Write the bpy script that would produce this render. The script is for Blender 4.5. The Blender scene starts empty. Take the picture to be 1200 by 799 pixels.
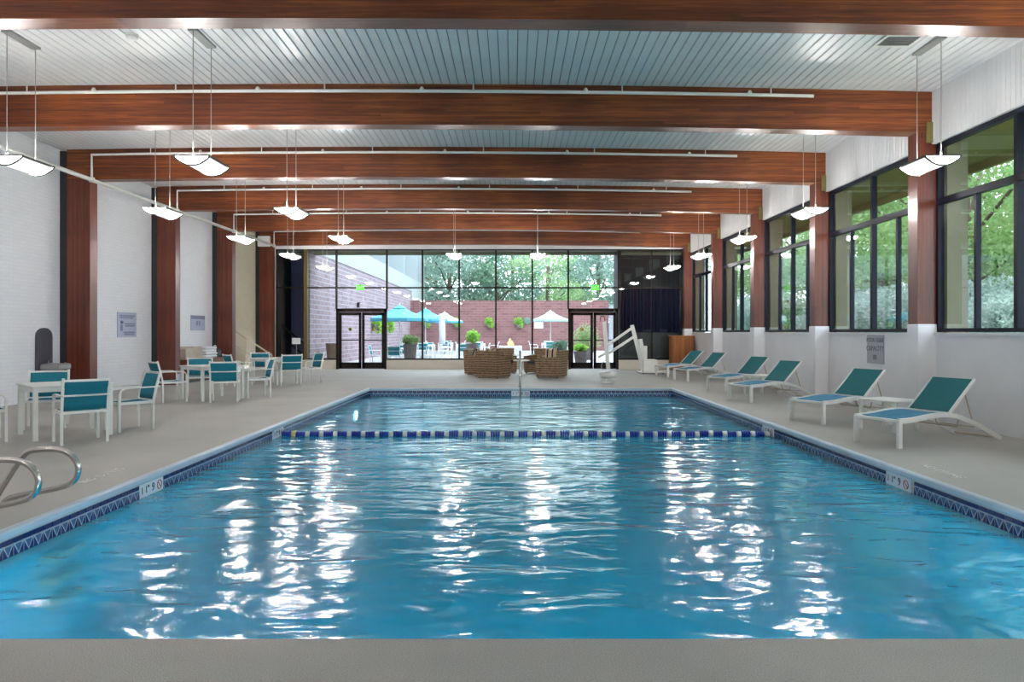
import bpy, math, random
import numpy as np
from mathutils import Vector, Matrix

random.seed(7)
rng = np.random.default_rng(11)
PI = math.pi
S = bpy.context.scene
C = S.collection

# ------------------------------------------------------------------ camera, world, sun, exposure
F_PX, EYE, CX, CY = 840.0, 1.47, 601.0, 389.0
cam_d = bpy.data.cameras.new('camera')
cam = bpy.data.objects.new('camera', cam_d); C.objects.link(cam)
cam.location = (0, 0, EYE); cam.rotation_euler = (PI/2, 0, 0)
cam_d.sensor_width = 36.0; cam_d.lens = F_PX/1200*36.0
cam_d.shift_x = -(CX-600)/1200; cam_d.shift_y = (CY-399.5)/1200
cam_d.clip_end = 400
S.camera = cam

w = bpy.data.worlds.new('sky'); S.world = w; w.use_nodes = True
bg = w.node_tree.nodes['Background']
bg.inputs[0].default_value = (0.80, 0.90, 1.0, 1); bg.inputs[1].default_value = 2.0

sun_d = bpy.data.lights.new('sun', 'SUN'); sun_d.energy = .9; sun_d.angle = math.radians(12); sun_d.color = (1, .96, .9)
sun = bpy.data.objects.new('sun', sun_d); C.objects.link(sun)
sun.location = (20, 20, 40); sun.rotation_euler = (math.radians(-8), math.radians(14), 0)

S.view_settings.view_transform = 'Standard'; S.view_settings.look = 'None'
S.view_settings.gamma = 1.0; S.view_settings.use_curve_mapping = False
S.view_settings.exposure = 1.58
LAMP = 118.0          # radiance of the pendant end lenses

# ------------------------------------------------------------------ helpers
def px(x, y, h=0.0):
    """point at height h seen at pixel x,y"""
    d = F_PX*(EYE-h)/(y-CY)
    return ((x-CX)*d/F_PX, d)

MATS = {}
def nodes(name):
    m = bpy.data.materials.new(name); m.use_nodes = True
    nt = m.node_tree; MATS[name] = m
    return m, nt, nt.nodes['Principled BSDF']
def N(nt, t, **kw):
    n = nt.nodes.new(t)
    for k, v in kw.items():
        if k.startswith('i_'):
            key = k[2:]
            key = int(key) if key.isdigit() else key.replace('_', ' ')
            n.inputs[key].default_value = v
        else: setattr(n, k, v)
    return n
def L(nt, a, ao, b, bi): nt.links.new(a.outputs[ao], b.inputs[bi])

def plain(name, col, rough=.5, metal=0.0, var=0.0, scale=6.0, bump=0.0, bscale=None, spec=.5, stretch=(1, 1, 1), coat=0.0, detail=3):
    m, nt, p = nodes(name)
    p.inputs['Base Color'].default_value = (*col, 1)
    p.inputs['Roughness'].default_value = rough; p.inputs['Metallic'].default_value = metal
    p.inputs['Specular IOR Level'].default_value = spec
    if coat: p.inputs['Coat Weight'].default_value = coat; p.inputs['Coat Roughness'].default_value = .15
    if var or bump:
        tc = N(nt, 'ShaderNodeTexCoord'); mp = N(nt, 'ShaderNodeMapping')
        mp.inputs['Scale'].default_value = stretch; L(nt, tc, 'Object', mp, 'Vector')
        if var:
            nz = N(nt, 'ShaderNodeTexNoise', i_Scale=scale, i_Detail=detail); L(nt, mp, 0, nz, 'Vector')
            mr = N(nt, 'ShaderNodeMapRange'); mr.inputs[1].default_value = .3; mr.inputs[2].default_value = .7
            mr.inputs[3].default_value = 1-var; mr.inputs[4].default_value = 1+var
            L(nt, nz, 0, mr, 0)
            mx = N(nt, 'ShaderNodeVectorMath', operation='SCALE'); mx.inputs[0].default_value = col
            L(nt, mr, 0, mx, 'Scale'); L(nt, mx, 0, p, 'Base Color')
        if bump:
            nb = N(nt, 'ShaderNodeTexNoise', i_Scale=bscale or scale*6, i_Detail=3); L(nt, mp, 0, nb, 'Vector')
            bp = N(nt, 'ShaderNodeBump', i_Strength=bump, i_Distance=.01); L(nt, nb, 0, bp, 'Height'); L(nt, bp, 0, p, 'Normal')
    return m

def wood(name, axis, dark, mid, light, lam=.042, rough=.36, piece=4.2):
    """laminated timber, grain along axis (0 x, 2 z)"""
    m, nt, p = nodes(name)
    tc = N(nt, 'ShaderNodeTexCoord'); sp = N(nt, 'ShaderNodeSeparateXYZ'); L(nt, tc, 'Object', sp, 0)
    lo, la = ('X', 'Z') if axis == 0 else ('Z', 'X')
    oi = N(nt, 'ShaderNodeObjectInfo')
    a = N(nt, 'ShaderNodeMath', operation='DIVIDE'); L(nt, sp, la, a, 0); a.inputs[1].default_value = lam
    fl = N(nt, 'ShaderNodeMath', operation='FLOOR'); L(nt, a, 0, fl, 0)
    b = N(nt, 'ShaderNodeMath', operation='DIVIDE'); L(nt, sp, lo, b, 0); b.inputs[1].default_value = piece
    c = N(nt, 'ShaderNodeMath', operation='MULTIPLY_ADD'); L(nt, fl, 0, c, 0); c.inputs[1].default_value = .371; L(nt, b, 0, c, 2)
    fl2 = N(nt, 'ShaderNodeMath', operation='FLOOR'); L(nt, c, 0, fl2, 0)
    cb = N(nt, 'ShaderNodeCombineXYZ'); L(nt, fl, 0, cb, 0); L(nt, fl2, 0, cb, 1); L(nt, oi, 'Random', cb, 2)
    wn = N(nt, 'ShaderNodeTexWhiteNoise'); L(nt, cb, 0, wn, 'Vector')
    mp = N(nt, 'ShaderNodeMapping'); mp.inputs['Scale'].default_value = (1.2, 30, 30) if axis == 0 else (30, 30, 1.2)
    L(nt, tc, 'Object', mp, 'Vector')
    g = N(nt, 'ShaderNodeTexNoise', i_Scale=1.6, i_Detail=4, i_Distortion=.4); L(nt, mp, 0, g, 'Vector')
    bl = N(nt, 'ShaderNodeTexNoise', i_Scale=.7, i_Detail=2); L(nt, tc, 'Object', bl, 'Vector')
    s1 = N(nt, 'ShaderNodeMath', operation='MULTIPLY_ADD'); L(nt, wn, 'Value', s1, 0); s1.inputs[1].default_value = .24; s1.inputs[2].default_value = -.30
    s2 = N(nt, 'ShaderNodeMath', operation='MULTIPLY_ADD'); L(nt, g, 0, s2, 0); s2.inputs[1].default_value = .7; L(nt, s1, 0, s2, 2)
    s3 = N(nt, 'ShaderNodeMath', operation='MULTIPLY_ADD'); L(nt, bl, 0, s3, 0); s3.inputs[1].default_value = .7; L(nt, s2, 0, s3, 2)
    r = N(nt, 'ShaderNodeValToRGB'); e = r.color_ramp.elements
    e[0].position = .2; e[0].color = (*dark, 1); e[1].position = .85; e[1].color = (*light, 1)
    k = e.new(.5); k.color = (*mid, 1)
    L(nt, s3, 0, r, 0); L(nt, r, 0, p, 'Base Color')
    p.inputs['Roughness'].default_value = rough
    bp = N(nt, 'ShaderNodeBump', i_Strength=.12, i_Distance=.01); L(nt, g, 0, bp, 'Height'); L(nt, bp, 0, p, 'Normal')
    return m

def brick(name, ax, c1, c2, mortar, bw=.21, rh=.07, ms=.008, bump=.4, rough=.8, blotch=.0):
    m, nt, p = nodes(name)
    tc = N(nt, 'ShaderNodeTexCoord'); sp = N(nt, 'ShaderNodeSeparateXYZ'); L(nt, tc, 'Object', sp, 0)
    cb = N(nt, 'ShaderNodeCombineXYZ'); L(nt, sp, ax, cb, 0); L(nt, sp, 'Z', cb, 1)
    b = N(nt, 'ShaderNodeTexBrick', i_Scale=1.0, i_Color1=(*c1, 1), i_Color2=(*c2, 1), i_Mortar=(*mortar, 1))
    b.inputs['Brick Width'].default_value = bw; b.inputs['Row Height'].default_value = rh
    b.inputs['Mortar Size'].default_value = ms; b.inputs['Mortar Smooth'].default_value = .3; b.inputs['Bias'].default_value = 0
    L(nt, cb, 0, b, 'Vector'); L(nt, b, 'Color', p, 'Base Color'); p.inputs['Roughness'].default_value = rough
    nz = N(nt, 'ShaderNodeTexNoise', i_Scale=25.0, i_Detail=3); L(nt, tc, 'Object', nz, 'Vector')
    ad = N(nt, 'ShaderNodeMath', operation='MULTIPLY_ADD'); L(nt, b, 'Fac', ad, 0); ad.inputs[1].default_value = -1; L(nt, nz, 0, ad, 2)
    bp = N(nt, 'ShaderNodeBump', i_Strength=bump, i_Distance=.01); L(nt, ad, 0, bp, 'Height'); L(nt, bp, 0, p, 'Normal')
    return m

def emis(name, col, s):
    m, nt, p = nodes(name)
    p.inputs['Base Color'].default_value = (*col, 1); p.inputs['Emission Color'].default_value = (*col, 1)
    p.inputs['Emission Strength'].default_value = s
    return m

def glass(name, tint=(.93, .97, .96), ior=1.5, rough=0.0):
    m, nt, p = nodes(name); nt.nodes.remove(p)
    o = nt.nodes['Material Output']
    t = N(nt, 'ShaderNodeBsdfTransparent'); t.inputs[0].default_value = (*tint, 1)
    g = N(nt, 'ShaderNodeBsdfGlossy'); g.inputs['Roughness'].default_value = rough
    f = N(nt, 'ShaderNodeFresnel', i_IOR=ior); mx = N(nt, 'ShaderNodeMixShader')
    ge = N(nt, 'ShaderNodeNewGeometry'); mr = N(nt, 'ShaderNodeMapRange'); mr.inputs[3].default_value = ior; mr.inputs[4].default_value = 1/ior
    L(nt, ge, 'Backfacing', mr, 0); L(nt, mr, 0, f, 'IOR')      # both faces of a pane reflect alike
    L(nt, f, 0, mx, 0); L(nt, t, 0, mx, 1); L(nt, g, 0, mx, 2); L(nt, mx, 0, o, 0)
    return m

class MB:
    def __init__(s): s.v = []; s.f = []; s.m = []; s.sm = []
    def add(s, vs, fs, mi=0, smooth=False, M=None):
        b = len(s.v)
        if M is not None: vs = [tuple(M @ Vector(p)) for p in vs]
        s.v += [tuple(p) for p in vs]
        for f in fs: s.f.append([b+i for i in f]); s.m.append(mi); s.sm.append(smooth)
        return s
    def box(s, x0, x1, y0, y1, z0, z1, mi=0, M=None, bev=0):
        if bev:
            b = min(bev, (x1-x0)*.45, (y1-y0)*.45, (z1-z0)*.45)
            rings = []
            for z, i in ((z0, b), (z0+b, 0), (z1-b, 0), (z1, b)):
                X0, X1, Y0, Y1 = x0+i, x1-i, y0+i, y1-i
                rings.append([(X0+b*(i == 0), Y0, z), (X1-b*(i == 0), Y0, z), (X1, Y0+b*(i == 0), z), (X1, Y1-b*(i == 0), z),
                              (X1-b*(i == 0), Y1, z), (X0+b*(i == 0), Y1, z), (X0, Y1-b*(i == 0), z), (X0, Y0+b*(i == 0), z)])
            vs = [p for r in rings for p in r]; fs = []
            for k in range(3):
                for j in range(8): fs.append((k*8+j, k*8+(j+1) % 8, k*8+8+(j+1) % 8, k*8+8+j))
            fs.append(tuple(range(7, -1, -1))); fs.append(tuple(range(24, 32)))
            return s.add(vs, fs, mi, False, M)
        v = [(x0, y0, z0), (x1, y0, z0), (x1, y1, z0), (x0, y1, z0), (x0, y0, z1), (x1, y0, z1), (x1, y1, z1), (x0, y1, z1)]
        return s.add(v, [(3, 2, 1, 0), (4, 5, 6, 7), (0, 1, 5, 4), (1, 2, 6, 5), (2, 3, 7, 6), (3, 0, 4, 7)], mi, False, M)
    def sweep(s, pts, prof, mi=0, smooth=True, cap=True, closed=False, up=(0, 0, 1)):
        pts = [Vector(p) for p in pts]; n = len(pts); k = len(prof); vs = []
        prev = None
        for i, p in enumerate(pts):
            if closed: t = pts[(i+1) % n]-pts[i-1]
            else: t = pts[min(i+1, n-1)]-pts[max(i-1, 0)]
            t.normalize()
            if prev is None:
                u = Vector(up)
                if abs(t.dot(u)) > .95: u = Vector((0, 1, 0)) if abs(t.y) < .9 else Vector((1, 0, 0))
                a = t.cross(u).normalized()
            else:
                a = (prev-t*prev.dot(t))
                a = a.normalized() if a.length > 1e-6 else t.orthogonal().normalized()
            b = a.cross(t); prev = a
            for (q, r) in prof: vs.append(p+a*q+b*r)
        fs = []
        for i in range(n if closed else n-1):
            j = (i+1) % n
            for q in range(k): fs.append((i*k+q, i*k+(q+1) % k, j*k+(q+1) % k, j*k+q))
        s.add(vs, fs, mi, smooth)
        if cap and not closed:
            b = len(s.v)-len(vs)
            s.f += [[b+q for q in range(k)][::-1], [b+(n-1)*k+q for q in range(k)]]; s.m += [mi, mi]; s.sm += [False, False]
        return s
    def tube(s, pts, r, n=8, mi=0, **kw):
        return s.sweep(pts, [(r*math.cos(2*PI*i/n), r*math.sin(2*PI*i/n)) for i in range(n)], mi, **kw)
    def bar(s, pts, wd, ht, mi=0, **kw):
        return s.sweep(pts, [(-wd/2, -ht/2), (wd/2, -ht/2), (wd/2, ht/2), (-wd/2, ht/2)], mi, smooth=False, **kw)
    def lathe(s, prof, n=20, c=(0, 0, 0), mi=0, smooth=True, cap=True):
        vs = []; k = len(prof)
        for i in range(n):
            a = 2*PI*i/n
            for r, z in prof: vs.append((c[0]+r*math.cos(a), c[1]+r*math.sin(a), c[2]+z))
        fs = [(i*k+j, ((i+1) % n)*k+j, ((i+1) % n)*k+j+1, i*k+j+1) for i in range(n) for j in range(k-1)]
        if cap:
            if prof[0][0] > 1e-4: fs.append(tuple(i*k for i in range(n))[::-1])
            if prof[-1][0] > 1e-4: fs.append(tuple(i*k+k-1 for i in range(n)))
        return s.add(vs, fs, mi, smooth)
    def prism(s, poly, y0, y1, mi=0, M=None):
        """polygon in xz extruded along y"""
        n = len(poly); vs = [(x, y0, z) for x, z in poly]+[(x, y1, z) for x, z in poly]
        fs = [tuple(range(n)), tuple(range(2*n-1, n-1, -1))]+[(i, i+n, (i+1) % n+n, (i+1) % n) for i in range(n)]
        return s.add(vs, fs, mi, False, M)
    def mesh(s, name, mats):
        me = bpy.data.meshes.new(name); me.from_pydata(s.v, [], s.f)
        for m in (mats if isinstance(mats, (list, tuple)) else [mats]): me.materials.append(MATS[m])
        me.polygons.foreach_set('material_index', s.m); me.polygons.foreach_set('use_smooth', s.sm)
        me.update(); return me
    def build(s, name, mats, parent=None, loc=(0, 0, 0), rot=(0, 0, 0)):
        return put(name, s.mesh(name, mats), parent, loc, rot)

def put(name, me, parent=None, loc=(0, 0, 0), rot=(0, 0, 0)):
    o = bpy.data.objects.new(name, me); C.objects.link(o)
    o.location = loc; o.rotation_euler = rot; o.parent = parent
    return o
def tag(o, label, cat, group=None, kind=None):
    o['label'] = label
    if cat: o['category'] = cat
    if group: o['group'] = group
    if kind: o['kind'] = kind
    return o
def thing(name, label, cat, loc=(0, 0, 0), rz=0, group=None):
    return tag(put(name, None, None, loc, (0, 0, rz)), label, cat, group)
def struct(o, label=None, cat=None):
    o['kind'] = 'structure'
    if label: o['label'] = label
    if cat: o['category'] = cat
    return o
def dup(o, loc, rz, label, group=None, scale=None):
    def cp(a, par):
        c = a.copy(); C.objects.link(c); c.parent = par
        for ch in list(a.children): cp(ch, c)
        return c
    r = cp(o, None); r.location = loc; r.rotation_euler = (0, 0, rz); r['label'] = label
    if group: r['group'] = group
    if scale: r.scale = scale
    return r
def smooth_path(pts, n=5, closed=False):
    P = [Vector(p) for p in pts]; out = []; m = len(P)
    for i in range(m if closed else m-1):
        a = P[i-1] if (closed or i > 0) else P[i]; b = P[i]; c = P[(i+1) % m]
        d = P[(i+2) % m] if (closed or i+2 < m) else P[-1]
        for k in range(n):
            t = k/n
            out.append(.5*((2*b)+(c-a)*t+(2*a-5*b+4*c-d)*t*t+(3*b-3*c+d-a)*t*t*t))
    if not closed: out.append(P[-1])
    return out
def text_mesh(body, size, mat, ext=.002, ax='CENTER'):
    cu = bpy.data.curves.new('lettering', 'FONT'); cu.body = body; cu.size = size; cu.extrude = ext
    cu.align_x = ax; cu.align_y = 'CENTER'; cu.resolution_u = 2
    o = bpy.data.objects.new('lettering', cu); C.objects.link(o)
    bpy.context.view_layer.update()
    me = bpy.data.meshes.new_from_object(o.evaluated_get(bpy.context.evaluated_depsgraph_get()))
    bpy.data.objects.remove(o); bpy.data.curves.remove(cu)
    me.materials.clear(); me.materials.append(MATS[mat]); return me

# ------------------------------------------------------------------ materials
DK, MD, LT = (.048, .011, .005), (.145, .033, .009), (.33, .10, .025)
wood('beam_wood', 0, DK, MD, LT); wood('column_wood', 2, (.05, .010, .006), (.115, .022, .011), (.19, .05, .02), lam=.05)
wood('cabinet_wood', 2, (.17, .05, .015), (.34, .115, .03), (.5, .2, .06), lam=.09)
wood('bench_wood', 0, (.06, .02, .01), (.14, .045, .02), (.22, .08, .035), lam=.09)
plain('white_paint', (.74, .74, .75), .5, var=.03, scale=2)
plain('wall_paint', (.77, .77, .80), .45, var=.03, scale=1.5, bump=.08, bscale=40)
brick('painted_brick', 'Y', (.82, .82, .865), (.79, .79, .84), (.75, .75, .80), bw=.22, rh=.078, ms=.007, bump=.22, rough=.6)
plain('ceiling_paint', (.72, .725, .73), .42, var=.03, scale=3)
plain('ceiling_gap', (.28, .28, .29), .8)
def deck_mat():
    m, nt, p = nodes('deck'); tc = N(nt, 'ShaderNodeTexCoord')
    a = N(nt, 'ShaderNodeTexNoise', i_Scale=1.0, i_Detail=3); f = N(nt, 'ShaderNodeTexNoise', i_Scale=150.0, i_Detail=2)
    L(nt, tc, 'Object', a, 'Vector'); L(nt, tc, 'Object', f, 'Vector')
    s1 = N(nt, 'ShaderNodeMath', operation='MULTIPLY_ADD'); L(nt, a, 0, s1, 0); s1.inputs[1].default_value = .35; s1.inputs[2].default_value = .275
    s2 = N(nt, 'ShaderNodeMath', operation='MULTIPLY_ADD'); L(nt, f, 0, s2, 0); s2.inputs[1].default_value = 1.1; L(nt, s1, 0, s2, 2)
    mx = N(nt, 'ShaderNodeVectorMath', operation='SCALE'); mx.inputs[0].default_value = (.405, .388, .362); L(nt, s2, 0, mx, 'Scale'); L(nt, mx, 0, p, 'Base Color')
    p.inputs['Roughness'].default_value = .6
    bp = N(nt, 'ShaderNodeBump', i_Strength=.3, i_Distance=.01); L(nt, f, 0, bp, 'Height'); L(nt, bp, 0, p, 'Normal')
deck_mat()
plain('coping', (.48, .57, .66), .35, var=.05, scale=5)
plain('beige_wall', (.62, .56, .45), .6, var=.03)
plain('cream', (.66, .62, .54), .55, var=.03)
plain('strip_black', (.016, .016, .02), .4, var=.2)
plain('navy_frame', (.007, .009, .022), .5, var=.15, scale=8, spec=.2)
plain('bronze_frame', (.012, .008, .005), .5, var=.15, scale=8, spec=.2)
plain('gold_frame', (.14, .10, .03), .4, .3)
plain('olive', (.17, .145, .045), .7, var=.12, scale=2)
plain('olive_grey', (.17, .16, .11), .7, var=.08, scale=2)
plain('white_metal', (.78, .78, .75), .32, var=.02)
plain('grey_metal', (.33, .33, .33), .4, .5)
plain('steel', (.55, .53, .50), .22, 1.0, var=.06, scale=20)
plain('dark_rim', (.10, .105, .10), .35, .6)
plain('cable', (.42, .40, .38), .35, .6)
plain('teal_sling', (.0, .165, .235), .75, var=.05, scale=40, bump=.2, bscale=220)
plain('teal_back', (.0, .135, .155), .75, var=.05, scale=40, bump=.2, bscale=220)
plain('blue_sling', (.015, .19, .34), .7, var=.05, scale=40, bump=.2, bscale=220)
plain('tan_metal', (.50, .43, .33), .4)
plain('plaster', (.04, .60, .84), .7, var=.05, scale=.8)
plain('tile_navy', (.008, .022, .11), .18, var=.25, scale=9)
plain('tile_pale', (.34, .44, .58), .25, var=.15, scale=9)
plain('tile_mid', (.05, .12, .26), .25, var=.2, scale=9)
plain('grout', (.66, .73, .82), .7)
plain('marker_white', (.66, .70, .76), .25)
plain('ink', (.02, .02, .035), .6); plain('red_ink', (.45, .04, .05), .6)
plain('faded_paint', (.86, .85, .83), .8, var=.1, scale=30)
plain('rope_blue', (.008, .03, .34), .35); plain('rope_white', (.78, .76, .68), .4); plain('rope_yellow', (.72, .6, .2), .4)
plain('sign_grey', (.40, .41, .46), .4, .1); plain('sign_text', (.13, .13, .17), .6)
plain('sign_blue', (.40, .43, .58), .4); plain('sign_blue_text', (.20, .22, .34), .6)
plain('black', (.012, .012, .014), .5); plain('charcoal', (.045, .048, .055), .5)
plain('fountain_grey', (.10, .10, .13), .4, .3); plain('carton', (.50, .42, .34), .8, var=.08); plain('linen', (.74, .76, .80), .8, var=.03)
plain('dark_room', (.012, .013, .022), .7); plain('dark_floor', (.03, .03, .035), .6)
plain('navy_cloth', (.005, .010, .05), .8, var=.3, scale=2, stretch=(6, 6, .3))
plain('blue_wall', (.10, .12, .26), .6); plain('dim_grey', (.16, .165, .2), .6)
plain('patio_stone', (.27, .27, .31), .7, var=.06, scale=.6)
brick('red_brick', 'X', (.25, .105, .105), (.17, .065, .068), (.26, .16, .17), bw=.62, rh=.2, ms=.02, bump=.3)
brick('wing_brick', 'Y', (.27, .20, .235), (.20, .135, .165), (.34, .30, .36), bw=.62, rh=.2, ms=.022, bump=.3)
plain('white_stucco', (.33, .365, .39), .7, var=.03); plain('grey_stucco', (.24, .28, .29), .7, var=.05)
plain('umbrella_teal', (.07, .32, .44), .8); plain('umbrella_pale', (.34, .48, .50), .8)
plain('pot_tan', (.24, .17, .11), .7, var=.15, scale=4); plain('pot_grey', (.17, .14, .13), .7, var=.15, scale=4); plain('soil', (.05, .03, .02), .9)
plain('bark', (.10, .075, .055), .9, var=.3, scale=8, bump=.5, bscale=30)
plain('grass', (.10, .19, .05), .9, var=.3, scale=3)
plain('asphalt', (.16, .16, .165), .9, var=.1)
plain('car_white', (.7, .72, .75), .2, coat=.6); plain('car_blue', (.12, .2, .34), .25, coat=.6); plain('car_glass', (.02, .03, .04), .06); plain('rubber', (.02, .02, .02), .7)
plain('grey_wood', (.30, .30, .35), .7, var=.15, scale=3, stretch=(1, 1, 8))
plain('fire_stone', (.5, .5, .52), .8, var=.1)
glass('window_glass'); glass('clear_glass', (.96, .98, .98))
emis('lamp_white', (1.0, .975, .93), .36); emis('lamp_up', (1.0, .965, .92), 4.0); emis('pool_lamp_and_fill', (.85, .96, 1.0), 120.0); emis('pool_lamp_dim', (.85, .96, 1.0), 25.0); emis('lamp_end', (1.0, .965, .925), LAMP)
emis('exit_green', (.10, .80, .06), .28); emis('flame', (1.0, .45, .12), 1.2)
plain('exit_letter', (.8, .85, .7), .5); plain('sticker', (.42, .36, .04), .5)

def leafmat(name, col, col2):
    m, nt, p = nodes(name); o = nt.nodes['Material Output']
    tc = N(nt, 'ShaderNodeTexCoord'); nz = N(nt, 'ShaderNodeTexNoise', i_Scale=1.3, i_Detail=3); L(nt, tc, 'Object', nz, 'Vector')
    r = N(nt, 'ShaderNodeValToRGB'); r.color_ramp.elements[0].position = .35; r.color_ramp.elements[1].position = .65
    r.color_ramp.elements[0].color = (*col, 1); r.color_ramp.elements[1].color = (*col2, 1); L(nt, nz, 0, r, 0)
    L(nt, r, 0, p, 'Base Color'); p.inputs['Roughness'].default_value = .6
    t = N(nt, 'ShaderNodeBsdfTranslucent'); L(nt, r, 0, t, 0); mx = N(nt, 'ShaderNodeMixShader'); mx.inputs[0].default_value = .45
    L(nt, p, 0, mx, 1); L(nt, t, 0, mx, 2); L(nt, mx, 0, o, 0)
leafmat('leaf_green', (.15, .27, .09), (.28, .42, .17)); leafmat('leaf_lightgreen', (.22, .36, .16), (.36, .50, .26)); leafmat('leaf_grey', (.26, .36, .32), (.42, .52, .47))
leafmat('leaf_dark', (.10, .20, .14), (.20, .32, .22)); leafmat('leaf_lime', (.20, .48, .05), (.38, .64, .10))
leafmat('leaf_blue', (.17, .27, .24), (.30, .41, .36))

def wicker(name, c1, c2):
    m, nt, p = nodes(name)
    tc = N(nt, 'ShaderNodeTexCoord')
    wv = N(nt, 'ShaderNodeTexWave', i_Scale=4.2, i_Distortion=1.2, i_Detail=2); wv.bands_direction = 'Z'; L(nt, tc, 'Object', wv, 'Vector')
    nz = N(nt, 'ShaderNodeTexNoise', i_Scale=18.0, i_Detail=3); L(nt, tc, 'Object', nz, 'Vector')
    ml = N(nt, 'ShaderNodeMath', operation='MULTIPLY_ADD'); L(nt, wv, 'Fac', ml, 0); ml.inputs[1].default_value = .5; L(nt, nz, 0, ml, 2)
    r = N(nt, 'ShaderNodeValToRGB'); r.color_ramp.elements[0].position = .4; r.color_ramp.elements[1].position = 1
    r.color_ramp.elements[0].color = (*c1, 1); r.color_ramp.elements[1].color = (*c2, 1); L(nt, ml, 0, r, 0); L(nt, r, 0, p, 'Base Color')
    bp = N(nt, 'ShaderNodeBump', i_Strength=.5, i_Distance=.01); L(nt, ml, 0, bp, 'Height'); L(nt, bp, 0, p, 'Normal'); p.inputs['Roughness'].default_value = .6
wicker('wicker_brown', (.055, .032, .018), (.34, .22, .125))
def stripes():
    m, nt, p = nodes('striped_fabric'); tc = N(nt, 'ShaderNodeTexCoord'); sp = N(nt, 'ShaderNodeSeparateXYZ'); L(nt, tc, 'Object', sp, 0)
    d = N(nt, 'ShaderNodeMath', operation='MULTIPLY'); L(nt, sp, 'X', d, 0); d.inputs[1].default_value = 6.0
    fr = N(nt, 'ShaderNodeMath', operation='FRACT'); L(nt, d, 0, fr, 0)
    r = N(nt, 'ShaderNodeValToRGB'); r.color_ramp.interpolation = 'CONSTANT'; e = r.color_ramp.elements
    e[0].position = 0; e[0].color = (.03, .025, .025, 1); e[1].position = .35; e[1].color = (.62, .58, .5, 1)
    k = e.new(.55); k.color = (.55, .24, .05, 1); k = e.new(.75); k.color = (.62, .58, .5, 1)
    L(nt, fr, 0, r, 0); L(nt, r, 0, p, 'Base Color'); p.inputs['Roughness'].default_value = .9
stripes()

def water_mat():
    m, nt, p = nodes('pool_water'); nt.nodes.remove(p); o = nt.nodes['Material Output']
    tc = N(nt, 'ShaderNodeTexCoord')
    def noise(sc, scale, det, dist):
        mp = N(nt, 'ShaderNodeMapping'); mp.inputs['Scale'].default_value = sc; L(nt, tc, 'Object', mp, 'Vector')
        n = N(nt, 'ShaderNodeTexNoise', i_Scale=scale, i_Detail=det, i_Distortion=dist); L(nt, mp, 0, n, 'Vector'); return n
    a = noise((.6, 1.3, 1), 1.5, 2, .9); b = noise((.8, 1.4, 1), 4.2, 1.5, .6)
    s = N(nt, 'ShaderNodeMath', operation='MULTIPLY_ADD'); L(nt, b, 0, s, 0); s.inputs[1].default_value = .24; L(nt, a, 0, s, 2)
    bp = N(nt, 'ShaderNodeBump', i_Strength=1.0, i_Distance=.04); L(nt, s, 0, bp, 'Height')
    f = N(nt, 'ShaderNodeFresnel', i_IOR=1.33); L(nt, bp, 0, f, 'Normal')
    t = N(nt, 'ShaderNodeBsdfTransparent'); t.inputs[0].default_value = (.45, .95, .99, 1)
    g = N(nt, 'ShaderNodeBsdfGlossy'); g.inputs['Roughness'].default_value = .125; L(nt, bp, 0, g, 'Normal')
    # a share of the light is scattered back by the treated water itself
    d = N(nt, 'ShaderNodeBsdfDiffuse'); d.inputs[0].default_value = (.008, .43, .66, 1); ms = N(nt, 'ShaderNodeMixShader'); ms.inputs[0].default_value = .62
    L(nt, t, 0, ms, 1); L(nt, d, 0, ms, 2)
    mx = N(nt, 'ShaderNodeMixShader'); L(nt, f, 0, mx, 0); L(nt, ms, 0, mx, 1); L(nt, g, 0, mx, 2); L(nt, mx, 0, o, 0)
water_mat()

# ------------------------------------------------------------------ dimensions
XL, XR = -10.05, 7.0            # wall planes
YN, YB = -8.0, 28.3             # room ends
PX0, PX1, PY0, PY1 = -3.72, 4.12, 3.42, 18.57
WATER = -0.19
BEAM_Y = [11.87+4.03*i for i in range(-4, 5)]        # front faces; last one stands against the glass wall
BT = .28
def camber(x): return -.00136*(x+3)**2
CEIL, BBOT = 5.58, 4.905

# ------------------------------------------------------------------ floor, pool
b = MB()
b.box(XL, PX0, YN, YB+.2, -.25, 0); b.box(PX1, XR+.1, YN, YB+.2, -.25, 0)
b.box(PX0, PX1, YN, PY0, -.25, 0); b.box(PX0, PX1, PY1, YB+.2, -.25, 0)
floor = struct(b.build('floor', 'deck'), 'grey textured concrete pool deck around the pool', 'floor')

b = MB(); e = .15; D = -1.4
x0, x1, y0, y1 = PX0-.02, PX1+.02, PY0-.02, PY1+.02
b.box(x0-e, x0, y0-e, y1+e, D, -.26); b.box(x1, x1+e, y0-e, y1+e, D, -.26)
b.box(x0, x1, y0-e, y0, D, -.26); b.box(x0, x1, y1, y1+e, D, -.26)
b.box(x0-e, x1+e, y0-e, y1+e, D-.2, D)
RC = .35; cv = [(RC*(1-math.sin(a)), RC*(1-math.cos(a))) for a in [PI/2*k/8 for k in range(9)]]      # coved foot of the walls
def ringpts(i, z): return [(x0+i, y0+i, z), (x1-i, y0+i, z), (x1-i, y1-i, z), (x0+i, y1-i, z)]
v_ = [p for i, z in cv for p in ringpts(max(i, .0005), D+.001+z)]
b.add(v_, [(4*k+j, 4*k+(j+1) % 4, 4*k+4+(j+1) % 4, 4*k+4+j) for k in range(8) for j in range(4)], 0, True)
basin = struct(b.build('pool_basin', 'plaster'), 'blue plastered swimming pool basin with tiled waterline', 'pool')
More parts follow.
